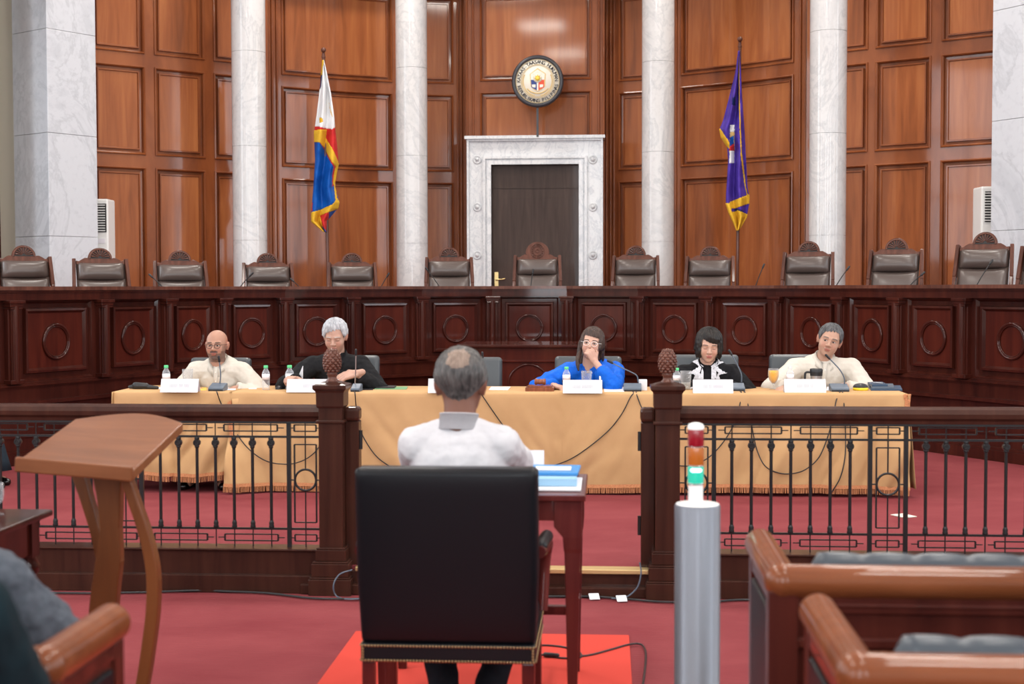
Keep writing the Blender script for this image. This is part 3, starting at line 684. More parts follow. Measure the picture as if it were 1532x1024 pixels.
# ---- gooseneck microphones on the bench
def bench_mic(tip, base, label):
    (x0, y0), (x1, y1) = tip, base; D = F / lerp(RINGS, x1) + .38; b = U(x1, y1 + 8, D); tp = U(x0, y0, D + .02)
    t = thing('bench_microphone', label, 'microphone', (b.x, b.y, ZB - .15), 'gooseneck microphones along the judges bench')
    m = MB(); m.box((b.x, b.y, ZB - .135), (.11, .13, .03)); m.build('base', 'grey_plastic', t, bev=.008)
    mid = (b + tp) / 2 + Vector((0, 0, .012)); s = spline([Vector((b.x, b.y, ZB - .12)), b, mid, tp], 6)
    m = MB(); m.tube(s, .005, 6); m.build('gooseneck', 'iron', t)
    d = (s[-1] - s[-3]).normalized(); m = MB(); m.cap(tp, tp + d * .04, .010); m.build('capsule', 'black_plastic', t)
for tp, bs, l in (((228, 415), (250, 431), 'thin black gooseneck microphone before the third chair from the curtain end'), ((374, 413), (353, 431), 'thin gooseneck microphone leaning towards the chair by the tricolour column'),
                  ((439, 421), (454, 431), 'short gooseneck microphone in the gap before the tricolour flag pole'), ((579, 414), (566, 431), 'faint gooseneck microphone before the panel right of the tricolour flag'),
                  ((640, 405), (663, 431), 'gooseneck microphone crossing the chair left of the door'), ((797, 409), (793, 431), 'gooseneck microphone standing before the seal-crested chair'),
                  ((1141, 401), (1127, 431), 'gooseneck microphone before the panel right of the violet flag'), ((1267, 404), (1245, 431), 'gooseneck microphone in the gap right of the last round column'),
                  ((1378, 412), (1352, 431), 'gooseneck microphone crossing the second chair from the bench end'), ((1481, 395), (1455, 431), 'gooseneck microphone crossing the chair before the end pillar')):
    bench_mic(tp, bs, l)

# ---- flags
def flag(polepx, top, bot, D, name, label, left, right, parts, folds, base_lab=None):
    tpt = U(top[0], top[1], D); y0 = tpt.y; bt = atY(bot[0], bot[1], y0)
    t = thing(name, label, 'flag', (bt.x, y0, ZD))
    m = MB(); dirv = (bt - tpt); end = tpt + dirv * ((tpt.z - ZD) / (tpt.z - bt.z)); m.tube([tpt, end], .021, 12); m.build('pole', 'chair_wood', t)
    m = MB(); m.ell(tpt + Vector((0, 0, .045)), (.034, .034, .034)); m.lathe([(.022, -.06), (.03, -.05), (.02, -.03), (.012, 0), (.02, .01)], tpt, 12); m.build('finial', 'chair_wood', t)
    m = MB(); m.lathe([(.2, 0), (.2, .04), (.06, .09), (.03, .14)], (end.x, end.y, ZD), 24); m.build('base', 'chair_wood', t)
    ya, yb = left[0][0], left[-1][0]; NR, NC = 230, 44; G = []
    for i in range(NR + 1):
        py = ya + (yb - ya) * i / NR; xl, xr = lerp(left, py), lerp(right, py); row = []
        for j in range(NC + 1):
            s = j / NC; px = xl + (xr - xl) * s; amp = .02 + .05 * min(1, (py - ya) / 60)
            d = amp * math.sin(folds * s * 2 * PI + .8 * math.sin(py * .03) + py * .012) + .012 * math.sin(py * .11 + s * 5)
            d += .012 * noise.noise(Vector((s * 5, py * .06, 3)))
            row.append((px, py, y0 - .05 + d - .04 * math.sin(s * PI)))
        G.append(row)
    cells = {k: [] for k, _, _ in parts}
    for i in range(NR):
        for j in range(NC):
            cx = (G[i][j][0] + G[i + 1][j + 1][0]) / 2; cy = (G[i][j][1] + G[i + 1][j + 1][1]) / 2
            for k, mt_, poly in parts:
                if poly is None or inpoly(cx, cy, poly): cells[k].append((i, j)); break
    for k, mt_, poly in parts:
        if not cells[k]: continue
        m = MB(); idx = {}; fs = []
        def vid(i, j):
            if (i, j) not in idx: q = G[i][j]; idx[(i, j)] = len(m.v); m.v.append(atY(*q))
            return idx[(i, j)]
        for i, j in cells[k]: m.f.append([vid(i, j), vid(i, j + 1), vid(i + 1, j + 1), vid(i + 1, j)]); m.sm.append(True); m.mi.append(0)
        m.build(k, mt_, t, solid=.012 if 'fringe' in k or 'cord' in k else .005)
    return t
flag(484, (484, 80), (491, 430), 18.6, 'national_flag', 'white red and blue flag with gold fringe hanging from a dark pole', 
     [(90, 482.5), (110, 480.5), (130, 479), (170, 474), (200, 470), (240, 471.5), (280, 469), (316, 466), (332, 466), (347, 484)],
     [(90, 484.5), (110, 489), (140, 495), (175, 500), (190, 501), (215, 504), (245, 506.5), (262, 503), (280, 501), (303, 507.5), (311, 506), (330, 490), (347, 488)],
     [('sleeve_fringe', 'flag_gold', [(481, 88), (484, 88), (482.5, 112), (480, 112)]), ('blue_edge', 'flag_navy', [(480, 100), (483, 104), (480.5, 130), (478, 135)]),
      ('gold_fringe', 'flag_gold', [(469, 195), (489, 193.5), (488, 203), (487, 206), (497, 222), (506.5, 245), (504, 262), (499.5, 278), (498, 275), (499, 262), (502, 250), (494, 238), (486, 222), (478, 213), (469, 213)]),
      ('lower_fringe', 'flag_gold', [(465, 318), (480, 314), (497, 306), (502, 300), (499, 275), (501, 274), (504, 296), (508, 303), (508, 312), (490, 318), (479, 323), (484, 345), (489, 350), (475, 345), (465, 332)]),
      ('sun_and_stars', 'flag_gold', [(478, 176), (483, 177), (483, 183), (478, 184)]), ('star', 'flag_gold', [(492, 152), (496, 168), (498, 176), (495, 170)]),
      ('white_field', 'flag_white', [(470, 85), (500, 85), (502, 190), (497, 193.5), (486, 192), (479, 190), (470, 189)]),
      ('red_field', 'flag_red', [(465, 188), (510, 188), (510, 262), (497, 280), (497, 262), (499, 250), (492, 238), (484, 222), (478, 213), (466, 210)]),
      ('red_corner', 'flag_red', [(464, 295), (467.5, 290), (467.5, 316), (464, 318)]), ('red_underside', 'flag_red', [(471, 324), (492, 316), (490, 350), (484, 340)]),
      ('blue_field', 'flag_blue', None)], 1.6)
flag(1107, (1107, 64), (1103, 430), 18.2, 'violet_flag', 'violet court flag with gold fringe and part of a round seal, on a dark pole',
     [(76, 1104.5), (110, 1100), (150, 1090), (180, 1082), (194, 1076.5), (206, 1079), (220, 1088), (240, 1089.5), (290, 1086.5), (305, 1086), (318, 1090), (335, 1098), (345, 1102)],
     [(76, 1106.5), (110, 1108.5), (150, 1110.5), (200, 1114), (240, 1116), (280, 1118), (296, 1121), (306, 1120.5), (325, 1117), (345, 1105)],
     [('edge_cord', 'flag_gold', [(1105.2, 84), (1106, 84), (1107.6, 190), (1109.6, 230), (1115.6, 278), (1120, 295), (1118.6, 296), (1113.6, 277), (1108, 233), (1106.3, 190)]),
      ('corner_fringe', 'flag_gold', [(1075, 190), (1079, 194), (1091, 213), (1091.5, 223), (1078, 209), (1074, 205)]),
      ('gold_fringe', 'flag_gold', [(1085, 303), (1090, 305), (1093, 302), (1121, 291), (1122, 304), (1100, 312), (1093, 313), (1095, 318), (1104, 315), (1118, 321), (1117, 330), (1103, 346), (1094, 335), (1085, 312)]),
      ('seal_lettering', 'flag_white', [(1092.5, 187), (1099, 187), (1099, 198), (1092, 198)]), ('seal_shield_blue', 'flag_blue', [(1092, 206), (1098, 203), (1098, 215), (1091, 220)]),
      ('seal_shield_red', 'flag_red', [(1092, 218), (1098, 213), (1099, 226), (1091, 226)]), ('seal_lower', 'flag_white', [(1092, 226), (1098.5, 226), (1098.5, 245), (1091, 245)]),
      ('seal_disc', 'seal_gold', [(1092, 198), (1099, 198), (1099, 228), (1091, 228)]),
      ('fold_shade', 'flag_navy', [(1097, 310), (1112, 316), (1104, 328)]), ('letters', 'flag_navy', [(1096, 147), (1100, 144), (1100, 158), (1095, 157)]), ('violet_field', 'flag_violet', None)], 1.8)  # small navy triangle paints the shade inside the lower fold

# ================================================================ railing
S_ = F / 7.3
def rx(px): return atY(px, 700, YR).x
def rz_(py, px=747): return atY(px, py, YR).z
zTop, zCap, zUB, zLB, zBase = .988, .900, .815, .327, .232
def ironwork(root, X0, X1, thick, panels, bal, rects):
    """iron grille between the handrail and the plinth"""
    m = MB(); m.bb((X0, YR - .007, zUB - .005), (X1, YR + .007, zUB + .006)); m.build('upper_bar', 'iron', root)
    m = MB(); m.bb((X0, YR - .007, zLB - .005), (X1, YR + .007, zLB + .006)); m.build('lower_bar', 'iron', root)
    for x in thick:
        m = MB(); m.bb((x - .011, YR - .009, zBase), (x + .011, YR + .009, zCap)); m.build('post_bar', 'iron', root)
    for x in bal:
        m = MB(); m.tube([(x, YR, zLB), (x, YR, zUB)], .0085, 8)
        m.lathe([(.013, zLB + .004), (.015, zLB + .012), (.012, zLB + .02), (.014, zLB + .03), (.009, zLB + .045)], (x, YR, 0), 10)
        m.lathe([(.009, zUB - .062), (.014, zUB - .054), (.010, zUB - .048)], (x, YR, 0), 10); m.lathe([(.012, zUB - .018), (.014, zUB - .01), (.012, zUB - .004)], (x, YR, 0), 10)
        m.lathe([(.018, -.014), (.020, -.006), (.020, .006), (.018, .014)], (x, YR, zUB - .033), 12, Matrix.Rotation(PI / 2, 3, 'X'))
        m.torus((x, YR - .014, zUB - .033), .012, .003, n=12, m=5); m.build('baluster', 'iron', root)
    for x in bal + panels:
        for p_, q_ in ((zUB, zCap), (zLB, zBase)): m = MB(); m.tube([(x, YR, p_), (x, YR, q_)], .0035, 6); m.build('spacer_rod', 'iron', root)
    for (a, b) in rects:
        for (za, zb) in ((zUB + .03, zUB + .064), (zLB - .064, zLB - .030)):
            m = MB()
            for z in (za, zb): m.bb((a, YR - .005, z - .003), (b, YR + .005, z + .003))
            for x in (a, b): m.bb((x - .004, YR - .005, za), (x + .004, YR + .005, zb))
            zc = (za + zb) / 2; m.bb((b, YR - .003, zc - .0025), (b + .035, YR + .003, zc + .0025)); m.bb((a - .035, YR - .003, zc - .0025), (a, YR + .003, zc + .0025))
            m.build('key_rectangle', 'iron', root)
    for x in panels:
        w = .058; za, zb = zLB + .035, zUB - .04; m = MB()
        for z in (za, zb): m.bb((x - w, YR - .005, z - .003), (x + w, YR + .005, z + .003))
        for q in (-w, w): m.bb((x + q - .004, YR - .005, za), (x + q + .004, YR + .005, zb))
        zc = zLB + .26; m.tube([(x, YR, zUB), (x, YR, zc + .056)], .004, 6); m.tube([(x, YR, zc - .056), (x, YR, zLB)], .004, 6)
        for s in (-1, 1): m.tube([(x + s * .056, YR, zc), (x + s * .096, YR, zc)], .004, 6)
        p = m.build('panel_rods', 'iron', root); m = MB(); m.torus((x, YR, zc), .056, .006, n=32, m=6); m.build('ring', 'iron', p)
def rail_side(label, X0, X1, postx, jambx, loc_x):
    t = thing('railing', label, 'railing', (loc_x, YR, 0), 'dark wood and iron railings either side of the gate')
    hr = MB(); prof = [(-.032, 0), (.032, 0), (.036, .016), (.05, .03), (.052, .052), (.040, .074), (.018, .086), (-.018, .086), (-.040, .074), (-.052, .052), (-.05, .03), (-.036, .016)]
    hr.prism(prof, lambda u, v, w: Vector((X0 + w, YR + u, zCap + v)), X1 - X0); hr.build('handrail', 'rail_wood', t)
    hr = MB(); hr.bb((X0, YR - .03, zCap - .012), (X1, YR + .03, zCap + .004)); hr.build('rail_fillet', 'iron', t)
    pl = MB(); pl.bb((X0, YR - .06, 0), (X1, YR + .06, zBase - .012)); pl.bb((X0, YR - .075, zBase - .012), (X1, YR + .075, zBase)); pl.bb((X0, YR - .085, 0), (X1, YR + .06, .095)); pl.build('plinth', 'rail_wood', t, bev=.005)
    return t
# left side: from beyond the frame to the left gate post
PLx, PRx = rx(499), rx(998)
def post_group(t, cx, jx, s):
    h = .0625; y = YR - .02
    m = MB(); m.bb((cx - h, y - h, .24), (cx + h, y + h, .98)); m.bb((cx - h - .012, y - h - .012, .895), (cx + h + .012, y + h + .012, .912)); m.build('gate_post', 'rail_wood', t, bev=.005)
    m = MB()
    for hw, a, b in ((.112, 0, .085), (.106, .085, .095), (.098, .095, .165), (.092, .165, .175), (.080, .175, .235), (.076, .235, .245)): m.bb((cx - hw, y - hw, a), (cx + hw, y + hw, b))
    m.build('post_base', 'rail_wood', t, bev=.004)
    m = MB(); prof = [(.066, .975), (.072, .985), (.073, 1.055), (.078, 1.065), (.088, 1.075), (.088, 1.095), (.07, 1.10), (.055, 1.106), (.035, 1.112)]
    q = [(r * math.sqrt(2), z) for r, z in prof]; m.lathe(q, (cx, y, 0), 4, Matrix.Rotation(PI / 4, 3, 'Z'), smooth=False); m.build('post_cap', 'rail_wood', t, bev=.003)
    m = MB(); m.lathe([(.034, 1.105), (.034, 1.115), (.024, 1.125), (.022, 1.14), (.030, 1.148), (.024, 1.155), (.03, 1.165), (.042, 1.19), (.044, 1.22), (.038, 1.25), (.022, 1.275), (.005, 1.285)], (cx, y, 0), 24)
    f = m.build('pinecone_finial', 'chair_wood', t); m = MB()
    for i in range(9):
        z = 1.170 + i * .0128; r = lerp([(1.165, .030), (1.19, .042), (1.22, .044), (1.25, .038), (1.275, .022), (1.285, .008)], z); n = 10
        for k in range(n):
            a = 2 * PI * (k + .5 * (i % 2)) / n; p = Vector((cx + r * math.cos(a), y + r * math.sin(a), z)); R = Matrix.Rotation(a, 3, 'Z') @ Matrix.Rotation(-.5, 3, 'Y')
            m.ell(p, (.0065, .0125 * (r / .044) ** .6, .0115), R, 6, 4)
    m.build('scales', 'chair_wood', f)
    m = MB(); m.bb((min(jx), YR + .0, .02), (max(jx), YR + .085, .90)); m.build('gate_jamb', 'rail_wood', t, bev=.006)
    m = MB(); m.bb((min(jx) - .004, YR - .02, .90), (max(jx) + .004, YR + .085, .975)); m.build('jamb_cap', 'rail_wood', t, bev=.02, seg=3)
    e = max(jx) if s > 0 else min(jx)
    for z in (.36, .80):
        m = MB(); m.tube([(e + s * .006, YR + .02, z - .05), (e + s * .006, YR + .02, z + .05)], .011, 8); m.build('hinge', 'iron', t)
xe = -4.2
L_ = rail_side('railing with iron balusters on the lectern side, ending in a pinecone post', xe, PLx - .05, 0, 0, PLx)
post_group(L_, PLx, (rx(516), rx(537)), 1)
pitch = (rx(405.6) - rx(295)) / 4
bl = [rx(405.6) - pitch * k for k in range(7)]; tk = [rx(432.5), rx(432.5) - pitch * 8]; pn = [rx(457)]
u = tk[1]; step = rx(457) - rx(432.5)
tk.append(u - 2 * step); pn.append(u - step)
x = tk[-1] - pitch; bl += [x - pitch * k for k in range(7)]; tk.append(x - 7 * pitch); pn.append(tk[-1] - step); tk.append(tk[-1] - 2 * step)
x = tk[-1] - pitch; bl += [x - pitch * k for k in range(5)]
def rects_for(b0, p): return [(b0 + .018 - 0, b0 + 3 * p + .018 - .0)]
rc = []
for bi in (0, 7, 14):
    seg = sorted(bl[bi:bi + 7]); 
    if len(seg) < 7: rc.append((seg[-3] - .02, seg[-1] + .035)); continue
    rc += [(seg[0] - .035, seg[2] + .052), (seg[4] - .052 + .0, seg[6] + .035)]
rc += [(p - .058, p + .058) for p in pn]
ironwork(L_, xe, PLx - .06, tk, pn, bl, rc)
Rt = rail_side('railing with iron balusters on the pew side, starting at a pinecone post', PRx + .05, 5.2, 0, 0, PRx)
post_group(Rt, PRx, (rx(959), rx(980)), -1)
pitch = (rx(1271.8) - rx(1094.8)) / 6; pn = [rx(1042)]; tk = [rx(1068)]; bl = [rx(1094.8) + pitch * k for k in range(7)]
step = rx(1327.5) - rx(1300.7); x = bl[-1] + pitch; tk += [x, x + 2 * step]; pn.append(x + step); x = tk[-1] + pitch; bl += [x + pitch * k for k in range(7)]; x = bl[-1] + pitch; tk += [x, x + 2 * step]; pn.append(x + step); x = tk[-1] + pitch; bl += [x + pitch * k for k in range(7)]
rc = []
for bi in (0, 7, 14):
    seg = sorted(bl[bi:bi + 7]); rc += [(seg[0] - .035, seg[2] + .052), (seg[4] - .052, seg[6] + .035)]
rc += [(p - .058, p + .058) for p in pn]
ironwork(Rt, PRx + .06, 5.2, tk, pn, bl, rc)
# ================================================================ people
def smin(a, b, k):
    h = np.clip(.5 + .5 * (b - a) / k, 0, 1); return b * (1 - h) + a * h - k * h * (1 - h)
def smax(a, b, k): return -smin(-a, -b, k)
def e_sdf(P, c, r):
    q = (P - np.array(c)) / np.array(r); k0 = np.linalg.norm(q, axis=-1); k1 = np.linalg.norm(q / np.array(r), axis=-1) + 1e-9
    return k0 * (k0 - 1) / k1
def c_sdf(P, a, b, ra, rb=None):
    rb = ra if rb is None else rb; a = np.array(a); b = np.array(b); ab = b - a; t = np.clip(((P - a) @ ab) / (ab @ ab), 0, 1)
    return np.linalg.norm(P - a - t[..., None] * ab, axis=-1) - (ra + (rb - ra) * t)
def head_sdf(P, o):
    jw = o.get('jaw', 1); fw = o.get('wide', 1)
    d = e_sdf(P, (0, .012, .036), (.076 * fw, .094, .082))
    d = smin(d, e_sdf(P, (0, -.022, -.015), (.067 * fw, .066, .078)), .03)
    d = smin(d, e_sdf(P, (0, -.026, -.062), (.053 * jw, .054, .046)), .025)
    d = smin(d, e_sdf(P, (0, -.058, -.092), (.022, .022, .020)), .02)
    for s in (-1, 1):
        d = smin(d, e_sdf(P, (s * .036 * fw, -.055, -.030), (.026, .024, .026)), .02)
        d = smin(d, c_sdf(P, (s * .012, -.082, .022), (s * .040, -.070, .024), .010), .014)
        d = smax(d, -e_sdf(P, (s * .030, -.104, .004), (.019, .022, .012)), .012)
        d = smin(d, e_sdf(P, (s * .030, -.0735, .003), (.0145, .0115, .0105)), .004)
        d = smin(d, e_sdf(P, (s * .011, -.094, -.029), (.009, .011, .008)), .006)
        d = smin(d, e_sdf(P, (s * .079 * fw, .012, -.002), (.009, .019, .032)), .006)
        d = smin(d, e_sdf(P, (s * .086 * fw, .019, .008), (.006, .014, .022)), .006)
    d = smin(d, c_sdf(P, (0, -.082, .014), (0, -.106, -.024), .007, .0105), .010)
    d = smin(d, c_sdf(P, (-.016, -.086, -.056), (.016, -.086, -.056), .0055), .005)
    d = smin(d, c_sdf(P, (-.013, -.084, -.0655), (.013, -.084, -.0655), .0062), .005)
    d = smin(d, c_sdf(P, (0, .018, -.04), (0, .040, -.20), o.get('neckr', .054), o.get('neckr', .054) * 1.08), .02)
    return d
def star(fn, NT, NP, top=.0, rmax=.30, c0=(0, 0, -.01)):
    th = np.linspace(0.02, PI - .02, NT); ph = np.linspace(0, 2 * PI, NP, endpoint=False)
    T, Pp = np.meshgrid(th, ph, indexing='ij'); D = np.stack([np.sin(T) * np.cos(Pp), np.sin(T) * np.sin(Pp), np.cos(T)], -1)
    lo = np.zeros(T.shape); hi = np.full(T.shape, rmax); c0 = np.array(c0)
    found = np.zeros(T.shape, bool); r = np.full(T.shape, rmax); prev = np.full(T.shape, rmax)
    for k in range(90):
        nr = rmax * (1 - (k + 1) / 91); f = fn(c0 + D * nr); hit = (f < 0) & ~found
        lo[hit] = nr; hi[hit] = prev[hit]; found |= hit; prev[:] = nr
    for k in range(14):
        m = (lo + hi) / 2; f = fn(c0 + D * m[..., None]); ins = f < 0; lo = np.where(ins, m, lo); hi = np.where(ins, hi, m)
    return c0 + D * ((lo + hi) / 2)[..., None], D
def grid_faces(NT, NP):
    fs = [(i * NP + k, i * NP + (k + 1) % NP, (i + 1) * NP + (k + 1) % NP, (i + 1) * NP + k) for i in range(NT - 1) for k in range(NP)]
    fs = [f[::-1] for f in fs]; fs.append(tuple(range(NP))); fs.append(tuple(range((NT - 1) * NP, NT * NP))[::-1]); return fs
def ell2(x, z, cx, cz, a, b): return ((x - cx) / a) ** 2 + ((z - cz) / b) ** 2 < 1
def head_color(V, o, sk):
    sk = tuple(sk)
    x, y, z = V[:, 0], V[:, 1], V[:, 2]; col = np.tile(np.array(sk), (len(V), 1)); fr = y < -.04
    def mixin(mask, c, a=1): col[mask] = col[mask] * (1 - a) + np.array(c) * a
    mixin(fr & (np.abs(x) > .022) & (np.abs(x) < .052) & (z < -.008) & (z > -.05), (sk[0] * 1.05, sk[1] * .82, sk[2] * .82), .5)
    mixin((np.abs(x) > .074) , (sk[0] * 1.02, sk[1] * .75, sk[2] * .72), .6)
    if 'beard' in o:
        bd = o['beard']; m = (z < -.040) & (y < .03) & (z > -.125)
        m &= ~((z > -.056) & (np.abs(x) > .026) & (y < -.06)) | ((z < -.040) & (np.abs(x) > .052))
        m &= (y < -.025) | (z < -.03); mixin(m, bd, .62); mixin(fr & (np.abs(x) < .030) & (z < -.039) & (z > -.049), bd, .8)
        mixin(fr & (np.abs(x) < .026) & (z < -.074) & (z > -.105), bd, .55); mixin((np.abs(x) > .058) & (y < 0) & (z < -.0) & (z > -.045), bd, .35)
    lip = o.get('lip', (sk[0] * .85, sk[1] * .5, sk[2] * .5)); mixin(fr & ell2(x, z, 0, -.0560, .023, .0058) | fr & ell2(x, z, 0, -.0655, .019, .0060), lip, .85)
    mixin(fr & (np.abs(x) < .021) & (np.abs(z + .0605) < .0016), (.10, .03, .03), .9)
    for s in (-1, 1):
        br = o.get('brow', (.03, .02, .018)); zz = .0235 + .004 * np.cos((np.abs(x) - .030) * 60); mixin(fr & (np.abs(np.abs(x) - .031) < .019) & (np.abs(z - zz) < .0034), br, o.get('browa', .8))
        X = x - s * .030
        if o.get('closed'):
            mixin(fr & (np.abs(X) < .015) & (np.abs(z + .004 - .002 * np.cos(X * 90)) < .0016), (.03, .02, .02), .85)
            mixin(fr & ell2(x, z, s * .030, .006, .016, .007), (sk[0] * .85, sk[1] * .75, sk[2] * .72), .45)
        else:
            gx, gz = o.get('gaze', (0, 0))
            mixin(fr & ell2(x, z, s * .030, .003, .0140, .0044), (.52, .46, .44), .95)
            mixin(fr & ell2(x, z, s * .030, .003, .0140, .0046) & ell2(x, z, s * .030 + gx, .003 + gz, .0062, .0064), (.015, .010, .008), 1)
            mixin(fr & (np.abs(X) < .0155) & (np.abs(z - .0085 + (X * 9) ** 2 * .25) < .0017), (.02, .012, .012), .9)
            mixin(fr & (np.abs(X) < .013) & (np.abs(z + .003 - (X * 9) ** 2 * .2) < .0010), (sk[0] * .5, sk[1] * .4, sk[2] * .4), .7)
    return col
def ik(S, H, la, lb, pole):
    S = Vector(S); H = Vector(H); d = H - S; L = min(d.length, (la + lb) * .985); d.normalize(); H2 = S + d * L
    a = (la * la - lb * lb + L * L) / (2 * L); h = math.sqrt(max(la * la - a * a, 0)); pl = Vector(pole); pl = (pl - d * pl.dot(d)).normalized()
    return S + d * a + pl * h, H2
def hand_n(d, n): return (n - d * n.dot(d)).normalized()
def hand(mb, wrist, d, n, side, curl=.5, sc=1.0, spread=.12, thumb_curl=.4):
    d = Vector(d).normalized(); n = hand_n(d, Vector(n)); u = d.cross(n) * side; W = Vector(wrist)
    mb.cap(W - d * .035 * sc, W + d * .012 * sc, .023 * sc, .024 * sc)
    lens = [(.040, .024, .018), (.044, .028, .020), (.041, .026, .019), (.033, .020, .017)]
    for i in range(4):
        o = (1.5 - i) * .0195 * sc; k = W + d * (.085 - abs(i - 1) * .004) * sc + u * o
        mb.cap(W + u * o * .6 + d * .01, k, .0165 * sc, .0115 * sc, 10)
        ang = 0; p = k; r = .0098 * sc; base = (d + u * spread * (1.5 - i) * .5).normalized()
        for j, L in enumerate(lens[i]):
            ang += curl * (.85 + .25 * j) * (1 + .08 * i); dd = (base * math.cos(ang) + n * math.sin(ang)).normalized()
            q = p + dd * L * sc; mb.cap(p, q, r, r * .92, 8); p = q; r *= .92
    t0 = W + d * .022 * sc + u * .022 * sc; t1 = t0 + (d * .6 + u * .75 + n * .25).normalized() * .042 * sc
    t2 = t1 + (d * .85 + u * .25 + n * (.3 + thumb_curl)).normalized() * .032 * sc; t3 = t2 + (d * .85 - u * .15 + n * (.3 + thumb_curl)).normalized() * .024 * sc
    mb.cap(t0, t1, .0155 * sc, .0125 * sc, 8); mb.cap(t1, t2, .0118 * sc, .0105 * sc, 8); mb.cap(t2, t3, .0105 * sc, .0090 * sc, 8)

def wrinkle(V, N, amp, sc, seed=0):
    out = V.copy()
    for i in range(len(V)):
        p = Vector(V[i]); k = noise.noise(p * sc + Vector((seed, 0, 0))) + .5 * noise.noise(p * sc * 2.3 + Vector((0, seed, 0))); out[i] += N[i] * amp * k
    return out
def mesh_obj(name, V, Fs, m, parent, smooth=True, cols=None):
    me = bpy.data.meshes.new(name); me.from_pydata([tuple(v) for v in V], [], Fs); me.polygons.foreach_set('use_smooth', [smooth] * len(Fs)); me.materials.append(MATS[m])
    if cols is not None:
        a = me.color_attributes.new('Col', 'FLOAT_COLOR', 'POINT'); buf = np.ones((len(V), 4)); buf[:, :3] = cols; a.data.foreach_set('color', buf.ravel())
    me.update(); o = bpy.data.objects.new(name, me); C.objects.link(o); o.parent = parent; return o

